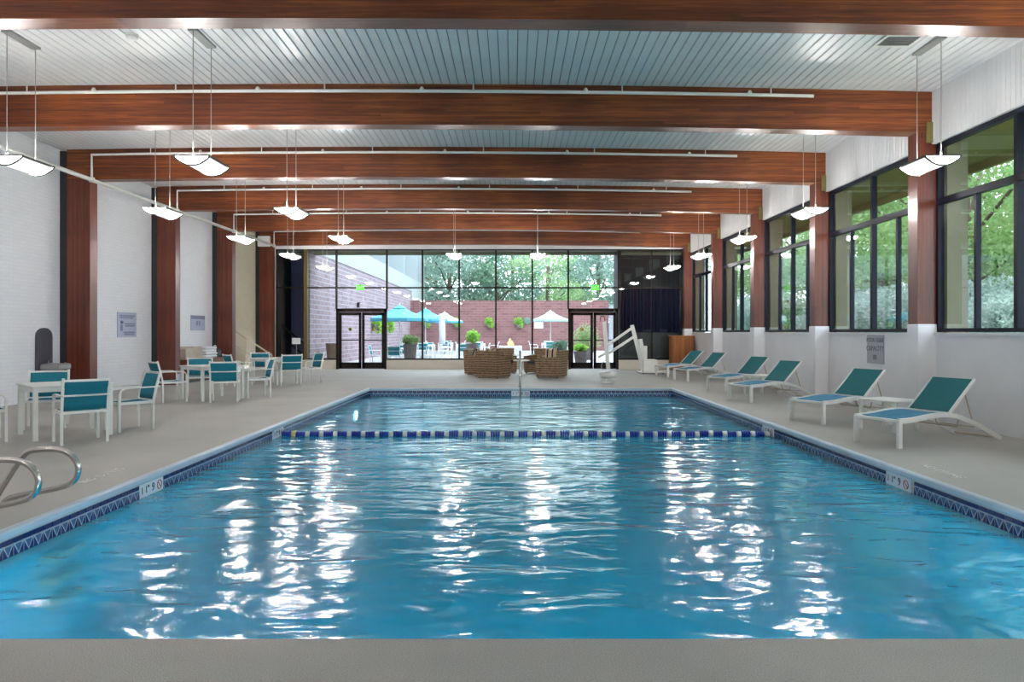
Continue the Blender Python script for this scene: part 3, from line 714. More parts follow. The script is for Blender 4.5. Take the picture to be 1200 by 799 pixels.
# ------------------------------------------------------------------ sling dining chair and table
def make_chair():
    t = thing('dining_chair', '', 'chair')
    hw, sy = .265, .25
    for s in (-1, 1):
        x = s*hw
        MB().bar([(x, sy, 0), (x, sy, .40), (x, sy-.005, .56)], .032, .032).build('front_leg', 'white_metal', t)
        MB().bar([(x, -sy+.02, 0), (x, -sy+.02, .42), (x, -sy-.02, .62), (x, -sy-.085, .87)], .032, .03).build('back_leg', 'white_metal', t)
        MB().bar([(x, -sy+.02, .42), (x, sy, .42)], .028, .04).build('seat_rail', 'white_metal', t)
    MB().bar([(-hw, sy, .42), (hw, sy, .42)], .028, .034).build('seat_rail', 'white_metal', t)
    MB().bar([(-hw, -sy+.02, .42), (hw, -sy+.02, .42)], .028, .034).build('seat_rail', 'white_metal', t)
    arm = [(-hw, sy-.005, .54), (-hw, sy-.02, .60), (-hw-.01, sy-.08, .635), (-hw-.015, 0, .645), (-hw-.02, -.2, .645), (-hw+.0, -.30, .645), (-hw+.06, -.315, .645)]
    path = smooth_path(arm+[(-x, y, z) for x, y, z in arm[::-1]], 4)
    MB().sweep(path, [(-.018, -.008), (.018, -.008), (.018, .008), (-.018, .008)], smooth=False).build('arm_loop', 'white_metal', t)
    # slings
    n = 6; v = []; 
    for i in range(n+1):
        a = i/n; y = -sy+.03+(2*sy-.04)*a; z = .435-.02*math.sin(PI*a)
        v += [(-hw+.012, y, z), (hw-.012, y, z), (hw-.012, y, z-.012), (-hw+.012, y, z-.012)]
    f = [(4*i+k, 4*i+(k+1) % 4, 4*i+4+(k+1) % 4, 4*i+4+k) for i in range(n) for k in range(4)]+[(3, 2, 1, 0), (4*n, 4*n+1, 4*n+2, 4*n+3)]
    MB().add(v, f).build('seat_sling', 'teal_sling', t)
    v = []; m = 6; k_ = 5
    def bk(u, a, o):
        z = .455+.39*a; y = -sy+.012-.105*a**1.5-.03*math.cos(PI*u/2)*a
        return (u*(hw-.012), y+o, z)
    g = [[bk(-1+2*j/m, i/k_, 0) for j in range(m+1)] for i in range(k_+1)]; g2 = [[bk(-1+2*j/m, i/k_, -.012) for j in range(m+1)] for i in range(k_+1)]
    A = [p for r in g for p in r]; B = [p for r in g2 for p in r]; q = (m+1)*(k_+1); f = []
    for i in range(k_):
        for j in range(m):
            a = i*(m+1)+j; f.append((a, a+1, a+m+2, a+m+1)); f.append((q+a+m+1, q+a+m+2, q+a+1, q+a))
    for j in range(m): f += [(j, q+j, q+j+1, j+1), (q-1-j, 2*q-1-j, 2*q-2-j, q-2-j)]
    MB().add(A+B, f, 0, True).build('back_sling', 'teal_sling', t)
    top = [bk(-1+2*j/m, .99, -.006) for j in range(m+1)]
    MB().bar([(-hw, top[0][1], top[0][2])]+top+[(hw, top[-1][1], top[-1][2])], .022, .03).build('top_rail', 'white_metal', t)
    return t
def make_table():
    t = thing('dining_table', '', 'table'); h = .5
    MB().box(-h, h, -h, h, .715, .74, bev=.006).build('table_top', 'white_metal', t)
    a = MB(); i = h-.02
    a.box(-i, i, -i, -i+.03, .655, .715); a.box(-i, i, i-.03, i, .655, .715); a.box(-i, -i+.03, -i+.03, i-.03, .655, .715); a.box(i-.03, i, -i+.03, i-.03, .655, .715); a.build('apron', 'white_metal', t)
    for sx in (-1, 1):
        for sy in (-1, 1): MB().box(sx*(h-.045)-.028, sx*(h-.045)+.028, sy*(h-.045)-.028, sy*(h-.045)+.028, 0, .655).build('leg', 'white_metal', t)
    return t
def face(fx, fy): return math.atan2(-fx, fy)
sets = [
 ('by the drinking fountain', (-6.42, 10.28), 45, [(-5.80, 9.62, -.68, .73, 'its back to the pool and ladder'), (-5.78, 10.82, -.65, -.76, 'on the pool side, turned to the ladder end'), (-7.22, 11.1, .45, -.89, 'against the brick wall side, facing the ladder end'), (-7.15, 9.62, .72, .69, 'on the wall side, facing the glass wall')]),
 ('by the towel bench', (-6.62, 15.8), 50, [(-6.10, 15.2, -.28, .96, 'its back to the ladder end'), (-5.76, 16.15, -.85, -.52, 'on the pool side'), (-7.30, 16.75, .42, -.9, 'nearest the towel bench, facing the ladder end'), (-7.24, 15.12, .70, .71, 'on the brick wall side, facing the glass wall')]),
 ('by the stair alcove', (-6.78, 20.35), 45, [(-6.15, 19.72, -.5, .86, 'its back to the ladder end'), (-5.9, 20.75, -.72, -.69, 'on the pool side'), (-7.38, 21.1, .5, -.86, 'nearest the stair alcove, facing the ladder end'), (-7.55, 19.75, .72, .69, 'on the brick wall side, facing the glass wall')]),
]
chair0 = make_chair(); table0 = make_table(); first = [True, True]
def place(o, kind, loc, rz, label, group):
    if first[kind]:
        first[kind] = False; o.location = loc; o.rotation_euler = (0, 0, rz); o['label'] = label; o['group'] = group; return o
    return dup(o, loc, rz, label, group)
for nm, (x, y), a, chs in sets:
    place(table0, 1, (x, y, 0), math.radians(a), 'square white metal table %s' % nm, 'square poolside tables')
    for cx, cy, fx, fy, wh in chs:
        place(chair0, 0, (cx, cy, 0), face(fx, fy), 'teal chair %s, %s' % (nm, wh), 'teal sling chairs at poolside tables')

# ------------------------------------------------------------------ loungers and side tables
def make_lounger():
    t = thing('sun_lounger', '', 'lounger'); hw = .325
    rail = [(0.0, .345), (.25, .352), (.6, .385), (.9, .385), (1.15, .335), (1.45, .235), (1.75, .105), (1.95, .02)]
    for s in (-1, 1):
        MB().box(-.025, .045, s*hw-.022, s*hw+.022, 0, .36, bev=.006).build('foot_leg', 'white_metal', t)
        MB().sweep(smooth_path([(x, s*hw, z) for x, z in rail], 4), [(-.02, -.03), (.02, -.03), (.02, .03), (-.02, .03)], smooth=False).build('side_rail', 'white_metal', t)
    MB().box(-.02, .05, -hw, hw, .325, .36, bev=.006).build('foot_rail', 'white_metal', t)
    MB().tube([(1.93, -hw, .03), (1.93, hw, .03)], .017, 8).build('head_rail', 'tan_metal', t)
    # seat sling following the rails
    n = 10; v = []; pts = smooth_path([(x, 0, z) for x, z in rail[:5]], 4); pts = [p for p in pts if .05 <= p.x <= .98]
    for p in pts:
        sag = .02*math.sin(PI*(p.x-.05)/.93)+.0
        v += [(p.x, -hw+.018, p.z+.018), (p.x, 0, p.z+.012-sag), (p.x, hw-.018, p.z+.018), (p.x, hw-.018, p.z+.008), (p.x, 0, p.z+.002-sag), (p.x, -hw+.018, p.z+.008)]
    m = len(pts); f = [(6*i+k, 6*i+(k+1) % 6, 6*i+6+(k+1) % 6, 6*i+6+k) for i in range(m-1) for k in range(6)]+[tuple(range(5, -1, -1)), tuple(6*(m-1)+k for k in range(6))]
    MB().add(v, f).build('seat_sling', 'blue_sling', t)
    # raised back
    h = Vector((.97, 0, .40)); tp = Vector((1.46, 0, .83)); d = tp-h
    br = MB()
    for s in (-1, 1): br.bar([(h.x, s*(hw-.028), h.z), (tp.x, s*(hw-.028), tp.z)], .026, .03)
    br.bar([(tp.x, -hw+.02, tp.z), (tp.x, hw-.02, tp.z)], .03, .026); br.bar([(h.x, -hw+.02, h.z), (h.x, hw-.02, h.z)], .026, .026); br.build('back_frame', 'white_metal', t)
    nrm = Vector((-d.z, 0, d.x)).normalized()
    v = []; k = 6
    for i in range(k+1):
        c = h+d*(.02+.965*i/k)-nrm*.012*math.sin(PI*i/k)+nrm*.018
        for y, o in ((-hw+.04, 0), (hw-.04, 0), (hw-.04, -.01), (-hw+.04, -.01)): q = c+nrm*o; v.append((q.x, y, q.z))
    f = [(4*i+j, 4*i+(j+1) % 4, 4*i+4+(j+1) % 4, 4*i+4+j) for i in range(k) for j in range(4)]+[(3, 2, 1, 0), (4*k, 4*k+1, 4*k+2, 4*k+3)]
    MB().add(v, f).build('back_sling', 'teal_back', t)
    c = h+d*.62
    MB().tube([(c.x+.03, -.27, c.z), (1.50, -.27, .19), (1.50, .27, .19), (c.x+.03, .27, c.z)], .011, 6).build('back_prop', 'tan_metal', t)
    MB().tube([(1.12, -hw, .33), (1.12, -hw+.03, .22), (1.12, hw-.03, .22), (1.12, hw, .33)], .012, 6).build('brace', 'tan_metal', t)
    return t
lg0 = make_lounger()
lgs = [(4.735, 9.33, 23, 'teal sling lounger, first from the ladder end, beside the deck lettering'), (4.78, 11.66, 25, 'teal sling lounger under the capacity sign'),
       (4.80, 15.17, 25, 'teal sling lounger, third from the deck lettering'), (5.05, 17.75, 27, 'teal sling lounger, fourth from the deck lettering'),
       (5.03, 21.5, 24, 'teal sling lounger, second from the wooden cabinet'), (4.90, 23.6, 24, 'teal sling lounger next to the pool lift and wooden cabinet')]
for i, (x, y, a, lb) in enumerate(lgs):
    if i == 0: lg0.location = (x, y, 0); lg0.rotation_euler = (0, 0, math.radians(a)); lg0['label'] = lb; lg0['group'] = 'teal sun loungers along the window wall'
    else: dup(lg0, (x, y, 0), math.radians(a), lb)
st0 = thing('side_table', 'low white side table between the lounger under the capacity sign and its neighbour', 'table', (5.68, 10.83, 0), math.radians(28), 'low white side tables'); h = .30
MB().box(-h, h, -h, h, .435, .46, bev=.006).build('table_top', 'white_metal', st0)
for sx in (-1, 1):
    for sy in (-1, 1): MB().box(sx*(h-.03)-.02, sx*(h-.03)+.02, sy*(h-.03)-.02, sy*(h-.03)+.02, 0, .435).build('leg', 'white_metal', st0)
dup(st0, (5.88, 16.95, 0), math.radians(28), 'low white side table between the third and fourth loungers')

# ------------------------------------------------------------------ wicker armchairs round a small table
def make_wicker():
    t = thing('wicker_armchair', '', 'chair')        # faces +y
    hw, hd = .41, .42
    for s in (-1, 1):
        x0, x1 = (s*hw, s*(hw-.12)) if s < 0 else (hw-.12, hw)
        poly = [(-hd, .03), (hd-.06, .03), (hd, .62), (-hd+.03, .68)]
        v = [(x0, y, z) for y, z in poly]+[(x1, y, z) for y, z in poly]
        MB().add(v, [(0, 1, 2, 3), (7, 6, 5, 4)]+[(i, i+4, (i+1) % 4+4, (i+1) % 4) for i in range(4)]).build('side_panel', 'wicker_brown', t)
    v = []
    for y, z in ((-hd-.0, .03), (-hd+.15, .03), (-hd+.10, .88), (-hd-.06, .88)): v += [(-hw-.006, y, z), (hw+.006, y, z)]
    MB().add(v, [(0, 1, 3, 2), (2, 3, 5, 4), (4, 5, 7, 6), (6, 7, 1, 0), (0, 2, 4, 6), (7, 5, 3, 1)]).build('back_panel', 'wicker_brown', t)
    MB().box(-hw+.12, hw-.12, -hd+.15, hd-.08, .05, .34).build('seat_base', 'wicker_brown', t)
    MB().box(-hw+.125, hw-.125, -hd+.16, hd-.05, .34, .45, bev=.03).build('seat_cushion', 'charcoal', t)
    for sx in (-1, 1):
        for sy in (-1, 1): MB().box(sx*(hw-.06)-.02, sx*(hw-.06)+.02, sy*(hd-.1)-.02, sy*(hd-.1)+.02, 0, .05).build('foot', 'black', t)
    return t
wk0 = make_wicker()
wks = [(-.62, 23.15, .52, .85, 'wicker armchair turned to the glass wall, nearest the exit beside the brick wing'), (-1.15, 24.9, .85, -.2, 'wicker armchair behind, facing the white round table from the brick wing side'),
       (-.32, 26.1, .15, -1, 'wicker armchair facing the pool with its back to the glass wall'), (1.24, 23.35, -.93, .36, 'wicker armchair with orange striped cushion beside the pool lift side'), (.95, 25.6, -.55, -.83, 'wicker armchair half hidden behind the one with the striped cushion')]
for i, (x, y, fx, fy, lb) in enumerate(wks):
    if i == 0: wk0.location = (x, y, 0); wk0.rotation_euler = (0, 0, face(fx, fy)); wk0['label'] = lb; wk0['group'] = 'wicker armchairs by the glass wall'
    else: dup(wk0, (x, y, 0), face(fx, fy), lb)
def pillow(loc, rot, lb):
    b = MB(); n = 8; vs = []
    for sgn in (1, -1):
        for i in range(n+1):
            for j in range(n+1):
                u, v = -1+2*i/n, -1+2*j/n
                vs.append((u*.24*(1-.06*v*v), sgn*.085*((1-u**4)*(1-v**4))**.6, v*.22*(1-.06*u*u)))
    q = (n+1)**2; f = []
    for i in range(n):
        for j in range(n):
            a = i*(n+1)+j; f += [(a, a+n+1, a+n+2, a+1), (q+a, q+a+1, q+a+n+2, q+a+n+1)]
    tag(MB().add(vs, f, 0, True).build('cushion', 'striped_fabric', None, loc, rot), lb, 'cushion')
def rel(ch, dx, dy):
    x, y, fx, fy = ch[:4]; l = math.hypot(fx, fy); fx /= l; fy /= l
    return (x+dx*fy+dy*fx, y-dx*fx+dy*fy)
for k, lb in ((3, 'striped orange black and cream cushion on the wicker armchair beside the lift'), (0, 'striped cushion in the wicker armchair turned to the glass wall'), (1, 'striped cushion in the wicker armchair on the brick wing side')):
    if k == 3: x, y = rel(wks[k], .17, .02); pillow((x, y, .71), (math.radians(-10), 0, -.25), lb); continue
    x, y = rel(wks[k], 0, -.13); pillow((x, y, .72), (math.radians(-14), 0, face(wks[k][2], wks[k][3])), lb)
tb = thing('round_table', 'small white round table among the wicker armchairs', 'table', (.30, 24.45, 0))
MB().lathe([(0, .49), (.28, .49), (.29, .5), (.28, .515), (0, .515)], 24).build('table_top', 'white_metal', tb); MB().lathe([(.03, .02), (.03, .49)], 12).build('stem', 'white_metal', tb); MB().lathe([(0, 0), (.2, 0), (.2, .015), (.03, .03), (0, .03)], 20).build('base', 'white_metal', tb)

# ------------------------------------------------------------------ pool lift, pedestal, cabinet
lf = thing('pool_lift', 'white pool lift with leaning mast and double arm by the dark room glass', 'lift', (0, 25.4, 0))
b = MB(); b.prism([(4.58, .06), (5.12, .06), (5.06, .50), (4.60, .50)], -.3, .3); b.build('base_box', 'white_metal', lf)
MB().box(4.45, 5.35, -.42, .42, .03, .09, bev=.01).build('base_plate', 'white_metal', lf)
for x in (4.55, 5.25):
    for y in (-.34, .34):
        o = MB().lathe([(0, -.02), (.05, -.02), (.055, 0), (.05, .02), (0, .02)], 14).build('caster', 'black', lf, (x, y, .055), (PI/2, 0, 0))
MB().bar([(4.62, 0, .1), (4.40, 0, 1.0), (4.22, 0, 1.72)], .12, .12).build('mast', 'white_metal', lf)
MB().bar([(4.66, -.04, .35), (4.50, -.04, 1.22)], .14, .10).build('actuator', 'white_metal', lf)
MB().box(4.60, 4.74, -.12, .12, .5, .98, bev=.01).build('battery_box', 'white_metal', lf)
for z0, z1 in ((1.66, 1.03), (1.30, .72)): MB().bar([(4.28, -.02, z0), (3.40, -.02, z1)], .09, .085).build('arm', 'white_metal', lf)
MB().bar([(3.24, -.02, 1.84), (3.38, -.02, .16)], .13, .12).build('seat_post', 'white_metal', lf)
MB().tube(smooth_path([(3.26, -.02, 1.84), (3.24, -.02, 2.0), (3.12, -.02, 2.02), (3.1, -.02, 1.85)], 4), .015, 6).build('hook', 'black', lf)
MB().bar([(3.36, -.05, .78), (3.02, -.10, .58)], .1, .08).build('armrest', 'white_metal', lf)
MB().tube(smooth_path([(3.3, -.05, .5), (3.14, -.1, .35), (3.16, -.1, .15), (3.36, -.05, .2)], 4), .012, 6).build('hose', 'grey_metal', lf)
MB().box(5.12, 5.5, -.36, -.10, .03, .12, bev=.01).build('foot_pedal', 'cream', lf)
pd = thing('deck_pedestal', 'low white round pedestal on the deck at the far pool edge', 'pedestal', (2.75, 20.75, 0))
MB().lathe([(0, 0), (.16, 0), (.16, .015), (.06, .03), (0, .03)], 20).build('base', 'white_metal', pd); MB().lathe([(.055, .02), (.05, .16)], 14).build('stem', 'white_metal', pd)
MB().lathe([(0, .15), (.18, .15), (.245, .19), (.25, .29), (.235, .31), (0, .31)], 24).build('drum', 'white_metal', pd); MB().lathe([(0, .309), (.1, .309), (.1, .314), (0, .314)], 18).build('cap', 'charcoal', pd)

cb = thing('wooden_cabinet', 'orange brown board cabinet in the corner by the dark room glass', 'cabinet', (6.07, 27.3, 0))
MB().box(0, .82, .02, .55, .04, 1.29).build('body', 'cabinet_wood', cb); MB().box(-.03, .85, -.02, .58, 1.29, 1.33, bev=.006).build('top', 'cabinet_wood', cb); MB().box(.02, .80, .04, .53, 0, .04).build('plinth', 'black', cb)
for k in range(7): MB().box(.004+k*.1165, .004+k*.1165+.112, .004, .022, .05, 1.28).build('board', 'cabinet_wood', cb)

# ------------------------------------------------------------------ wall-side things
fo = thing('drinking_fountain', 'grey wall mounted drinking fountain with steel basin on the brick wall', 'fountain', (XL+.003, 15.32, 0))
pts = [(-.25, .62), (.25, .62), (.25, 1.38)]+[(.25*math.cos(a), 1.38+.18*math.sin(a)) for a in [PI*k/8 for k in range(1, 8)]]+[(-.25, 1.38)]
n = len(pts); b = MB(); b.add([(0, y, z) for y, z in pts]+[(.05, y, z) for y, z in pts], [tuple(range(n))[::-1], tuple(range(n, 2*n))]+[(i, (i+1) % n, n+(i+1) % n, n+i) for i in range(n)]); b.build('back_panel', 'fountain_grey', fo)
b = MB(); b.box(.05, .50, -.2, .2, .66, .80, bev=.03); b.build('basin', 'grey_metal', fo); MB().box(.05, .3, -.14, .14, .5, .66, bev=.02).build('bracket', 'charcoal', fo)
MB().tube(smooth_path([(.12, 0, .80), (.12, 0, .87), (.17, 0, .90), (.2, 0, .87)], 4), .012, 8).build('spout', 'steel', fo); MB().lathe([(0, 0), (.02, 0), (.02, .02), (0, .02)], 10, (.42, .1, .80)).build('button', 'steel', fo)

s1 = thing('wall_sign', 'grey-blue pool notice with a figure and three text blocks on the brick wall', 'sign', (XL, 18.65, 1.34))
MB().box(0, .02, -.45, .45, 0, .64).build('panel', 'sign_blue', s1)
b = MB()
for z, a, c in ((.55, -.38, .38), (.50, -.38, .30), (.34, -.14, .38), (.29, -.10, .36), (.12, -.18, .36), (.07, -.14, .34)): b.box(.02, .022, a, c, z-.018, z+.018)
b.build('text_lines', 'sign_blue_text', s1)
b = MB(); b.lathe([(0, -.045), (.05, -.02), (.05, .02), (0, .045)], 10, (.022, -.28, .38)); b.box(.02, .024, -.33, -.23, .16, .32); b.build('figure', 'sign_blue_text', s1)
s2 = thing('wall_sign', 'small grey-blue notice with dark header above the towel bench', 'sign', (XL, 22.85, 1.52))
MB().box(0, .02, -.5, .5, 0, .48).build('panel', 'sign_blue', s2); MB().box(.02, .022, -.49, .49, .36, .47).build('header', 'sign_blue_text', s2)
b = MB(); b.box(.02, .022, -.14, -.02, .16, .30); b.box(.02, .022, .04, .14, .16, .30); b.build('symbols', 'sign_blue_text', s2)
s3 = thing('wall_sign', 'grey sign reading pool user capacity on the low white wall', 'sign', (XR, 13.82, .86))
MB().box(-.02, 0, -.31, .31, 0, .55).build('panel', 'sign_grey', s3)
for body, z, sz in (('POOL USER', .45, .125), ('CAPACITY', .29, .14), ('80', .12, .14)): put('lettering', text_mesh(body, sz, 'sign_text'), s3, (-.0215, 0, z), (PI/2, 0, -PI/2))

bn = thing('towel_bench', 'brown wooden bench along the brick wall under the small notice', 'bench', (-9.66, 21.95, 0))
MB().box(-.36, .36, -1.45, 1.45, .62, .67).build('bench_top', 'bench_wood', bn); MB().box(-.33, .33, -1.42, 1.42, .08, .62).build('front_box', 'bench_wood', bn); MB().box(-.3, .3, -1.38, 1.38, 0, .08).build('plinth', 'black', bn)
bx = thing('carton', 'beige cardboard carton with dented lid on the towel bench', 'box', (-9.68, 21.2, .67)); MB().box(-.26, .26, -.55, .55, 0, .33, bev=.01).build('body', 'carton', bx); MB().box(-.265, .265, -.03, .03, .331, .334).build('tape', 'cream', bx); MB().box(-.262, .262, -.05, .52, .335, .365).build('lid_flap', 'carton', bx)
for k in range(4): tag(MB().box(-.28, .28, -.42, .42, 0, .085, bev=.035).build('folded_towel', 'linen', None, (-9.66+random.uniform(-.02, .02), 22.35+random.uniform(-.02, .02), .67+k*.086)), ('bottom', 'second lowest', 'second highest', 'topmost')[k]+' white folded towel in the stack on the towel bench', 'towel', 'stack of white towels on the bench')
bg_ = thing('bag', 'small black and white bag at the end of the towel bench', 'bag', (-9.6, 23.1, .67)); MB().box(-.15, .15, -.2, .2, 0, .26, bev=.05).build('body', 'black', bg_); MB().tube(smooth_path([(0, -.1, .25), (0, -.06, .36), (0, .06, .36), (0, .1, .25)], 4), .014, 6).build('handle', 'linen', bg_)

rl = thing('stair_handrail', 'steel handrail with two rails sloping down at the stair alcove', 'rail', (0, 27.35, 0))
MB().tube([(-11.3, 0, 1.95), (-9.2, 0, .60)], .03, 8).build('top_rail', 'tan_metal', rl); MB().tube([(-11.3, 0, 1.4), (-9.6, 0, .34)], .022, 8).build('mid_rail', 'tan_metal', rl)
for x, z in ((-10.65, 1.53), (-10.18, 1.23), (-9.2, .60)):
    MB().tube([(x, 0, 0 if x > -10.4 else .17), (x, 0, z)], .028, 8).build('post', 'tan_metal', rl)
ss = thing('sign_stand', 'small white sign on a thin post beside the far glass', 'sign', (-8.45, 28.0, 0)); MB().tube([(0, 0, .02), (0, 0, 1.0)], .015, 8).build('post', 'grey_metal', ss); MB().lathe([(0, 0), (.15, 0), (.15, .015), (0, .02)], 16).build('base', 'grey_metal', ss); MB().box(-.17, .15, -.012, .012, 1.0, 1.24).build('panel', 'linen', ss)

# ------------------------------------------------------------------ outside: eaves, fins, ground
b = MB(); b.box(7.26, 8.65, YN, YB+1.3, HEAD+.03, HEAD+.08, 0); b.box(8.55, 8.65, YN, YB+1.3, HEAD-.12, HEAD+.35, 0); b.box(7.15, 7.3, YN, YB+.1, HEAD+.03, HEAD+.1)
struct(b.build('eave_soffit', 'olive'), 'olive underside of the roof eave outside the windows', 'roof')
b = MB(); b.box(XL, 7.2, YB+.16, YB+1.3, GH+.02, GH+.1); b.box(XL, 7.2, YB+1.2, YB+1.3, GH-.1, GH+.3); struct(b.build('eave_soffit', 'olive_grey'), 'soffit of the roof eave outside the far glass wall', 'roof')
for y in BEAM_Y: struct(MB().box(7.12, 7.46, y-.12, y+BT+.02, 0, HEAD+.03).build('trim_fin', 'olive_grey'), 'pale outside fin between the window bays', 'trim')
struct(MB().box(XL, XR+.3, YN-.1, YB+.3, CEIL+.21, CEIL+.5).build('roof_slab', 'grey_stucco'), 'roof slab of the pool hall', 'roof')
struct(MB().box(-8.2, 12.5, YB+.2, 57.5, -.15, .0).build('patio_floor', 'patio_stone'), 'pale stone patio floor beyond the glass', 'patio')
b = MB(); vs = []; nx_, ny_ = 12, 16
for i in range(nx_+1):
    for j in range(ny_+1):
        x = 7.3+(60-7.3)*(i/nx_)**1.6; y = -20+160*j/ny_; vs.append((x, y, -.05+.75*min(1, max(0, (x-9.5)/4))))
b.add(vs, [(i*(ny_+1)+j, (i+1)*(ny_+1)+j, (i+1)*(ny_+1)+j+1, i*(ny_+1)+j+1) for i in range(nx_) for j in range(ny_)], 0, True)
struct(b.build('lawn', 'grass'), 'grass bank outside the window wall', 'ground')
struct(MB().box(-40, 60, 57.6, 140, -.4, -.06).build('ground_far', 'grass'), 'ground behind the patio wall', 'ground')
struct(MB().box(-8.2, 7.6, 57.0, 57.4, 0, 3.97).build('patio_wall', 'red_brick'), 'red brick garden wall at the far side of the patio', 'wall')
fe = thing('grey_fence', 'grey timber fence with sloping top beside the red brick wall', 'fence', (7.6, 56.6, 0))
for k in range(12): MB().box(k*.42, k*.42+.40, 0, .05, 0, 3.6+k*.06).build('board', 'grey_wood', fe)
MB().box(0, 5, .05, .12, 1.0, 1.15).build('rail', 'grey_wood', fe)
wg = thing('brick_wing', 'pale brick building wing with white balcony band beside the patio', 'building', (-8.15, 0, 0)); wg['kind'] = 'structure'
MB().box(-6, 0, 32.15, 57.6, 0, 4.73).build('brick_wall', 'wing_brick', wg); MB().box(-1.66, 0, YB+.2, 32.14, 4.73, 5.0).build('parapet', 'white_stucco', wg)
MB().box(-.06, .0, YB+.5, 32.15, 0, 4.73).build('brick_wall', 'wing_brick', wg)
MB().box(-6, .03, YB+1.4, 66, 4.74, 5.78).build('balcony_band', 'white_stucco', wg); MB().box(-6, -1.5, YB+1.4, 66, 5.78, 9.5).build('upper_wall', 'grey_stucco', wg)
MB().box(-.5, 0.02, 64.6, 66, 3.6, 9.5).build('corner_column', 'white_stucco', wg)
for y in (40, 47, 54, 61): MB().box(-1.49, -.02, y, y+.15, 5.78, 9.5).build('balcony_divider', 'white_stucco', wg)
MB().box(-6, .03, 57.6, 66, 3.9, 4.74).build('end_soffit', 'white_stucco', wg)
bl = thing('wall_lamp', 'small dark lamp on the pale brick wing above the door', 'lamp', (-8.14, 37.5, 2.75)); MB().box(0, .12, -.08, .08, 0, .24).build('case', 'black', bl); MB().box(.02, .16, -.1, .1, .24, .27).build('hood', 'black', bl)

# ------------------------------------------------------------------ foliage
def leaf_mesh(name, blobs, n, size, mat):
    """blobs: (x,y,z,rx,ry,rz)"""
    bl = np.array(blobs, float); vol = bl[:, 3]*bl[:, 4]*bl[:, 5]; pick = rng.choice(len(bl), n, p=vol/vol.sum()); B = bl[pick]
    d = rng.normal(size=(n, 3)); d /= np.linalg.norm(d, axis=1)[:, None]; r = rng.uniform(.35, 1.0, n)**.6
    c = B[:, :3]+d*B[:, 3:]*r[:, None]
    a = rng.normal(size=(n, 3)); a /= np.linalg.norm(a, axis=1)[:, None]
    q = rng.normal(size=(n, 3)); q = np.cross(a, q); q /= np.linalg.norm(q, axis=1)[:, None]
    s = (size*rng.uniform(.6, 1.3, n))[:, None]
    V = np.stack([c-a*s, c+q*s*.55, c+a*s, c-q*s*.55], 1).reshape(-1, 3)
    me = bpy.data.meshes.new(name); me.vertices.add(4*n); me.vertices.foreach_set('co', V.ravel())
    me.loops.add(4*n); me.loops.foreach_set('vertex_index', np.arange(4*n)); me.polygons.add(n)
    me.polygons.foreach_set('loop_start', np.arange(0, 4*n, 4)); me.polygons.foreach_set('loop_total', np.full(n, 4))
    me.materials.append(MATS[mat]); me.update(); me.validate(); return me
def make_tree(h, rad, n, size, mat, low=.3):
    t = thing('tree', '', 'tree'); bl = []
    for k in range(22):
        a = rng.uniform(0, 2*PI); q = rad*rng.uniform(.1, .85)**.7; z = h*rng.uniform(low, .92); f = 1-.55*abs((z/h-.6)/.4)
        bl.append((q*math.cos(a)*f, q*math.sin(a)*f, z, rad*.38, rad*.38, h*.10))
    tr = MB(); tr.sweep([(0, 0, 0), (.05, 0, h*.25), (-.06, .05, h*.5), (0, 0, h*.8)], [(.03*h*math.cos(a)*.55, .03*h*math.sin(a)*.55) for a in [2*PI*i/8 for i in range(8)]])
    for b_ in bl[:10]: tr.tube([(0, 0, b_[2]*.65), (b_[0]*.6, b_[1]*.6, b_[2]*.9), b_[:3]], .006*h, 5)
    tr.build('trunk', 'bark', t); put('foliage', leaf_mesh('foliage', bl, n, size, mat), t)
    return t
T1 = make_tree(9, 3.6, 13000, .085, 'leaf_green', .28); T2 = make_tree(8, 3.4, 6500, .14, 'leaf_dark', .15); T3 = make_tree(9.5, 4.2, 6500, .15, 'leaf_blue', .1); T4 = make_tree(7.5, 3.6, 7500, .10, 'leaf_lightgreen', .1)
def plant_tree(src, used, loc, rz, lb, sc=1, grp=None):
    if not used.get(src.name): used[src.name] = 1; src.location = loc; src.rotation_euler = (0, 0, rz); src['label'] = lb; src.scale = (sc,)*3; src['group'] = grp; return
    dup(src, loc, rz, lb, grp, (sc,)*3)
used = {}
for k, (x, y, src, sc) in enumerate([(13.0, 20.5, T1, .95), (15.5, 26, T1, 1.05), (12.6, 29.5, T4, 1.0), (17, 33, T1, 1.1), (20, 24, T4, 1.0), (16.5, 37, T1, 1.1), (22, 42, T4, 1.2), (18, 52, T1, 1.2), (27, 36, T1, 1.3), (14, 15.5, T4, .9)]):
    plant_tree(src, used, (x, y, .65), k*1.3, 'leafy green tree on the grass bank outside the long window wall', sc, 'trees outside the long window wall')
for k, (x, y, src, sc) in enumerate([(-11, 72, T3, 1.2), (-6, 68, T3, 1.25), (-1.5, 66, T2, 1.15), (3.2, 65, T4, 1.25), (8, 67, T3, 1.15), (13, 70, T2, 1.1), (-9, 84, T2, 1.5), (0, 82, T3, 1.5), (8, 86, T2, 1.5)]):
    plant_tree(src, used, (x, y, -.06), k*2.1, 'dense tree standing beyond the red brick garden wall', sc, 'trees beyond the garden wall')
sh = thing('shrub', '', 'shrub'); bl = [(rng.uniform(-1, 1), rng.uniform(-1, 1), rng.uniform(.5, 1.7), .8, .8, .7) for _ in range(10)]
put('foliage', leaf_mesh('foliage', bl, 14000, .06, 'leaf_grey'), sh); MB().tube([(0, 0, 0), (.05, .03, 1.2)], .07, 6).build('stem', 'bark', sh)
k = 0
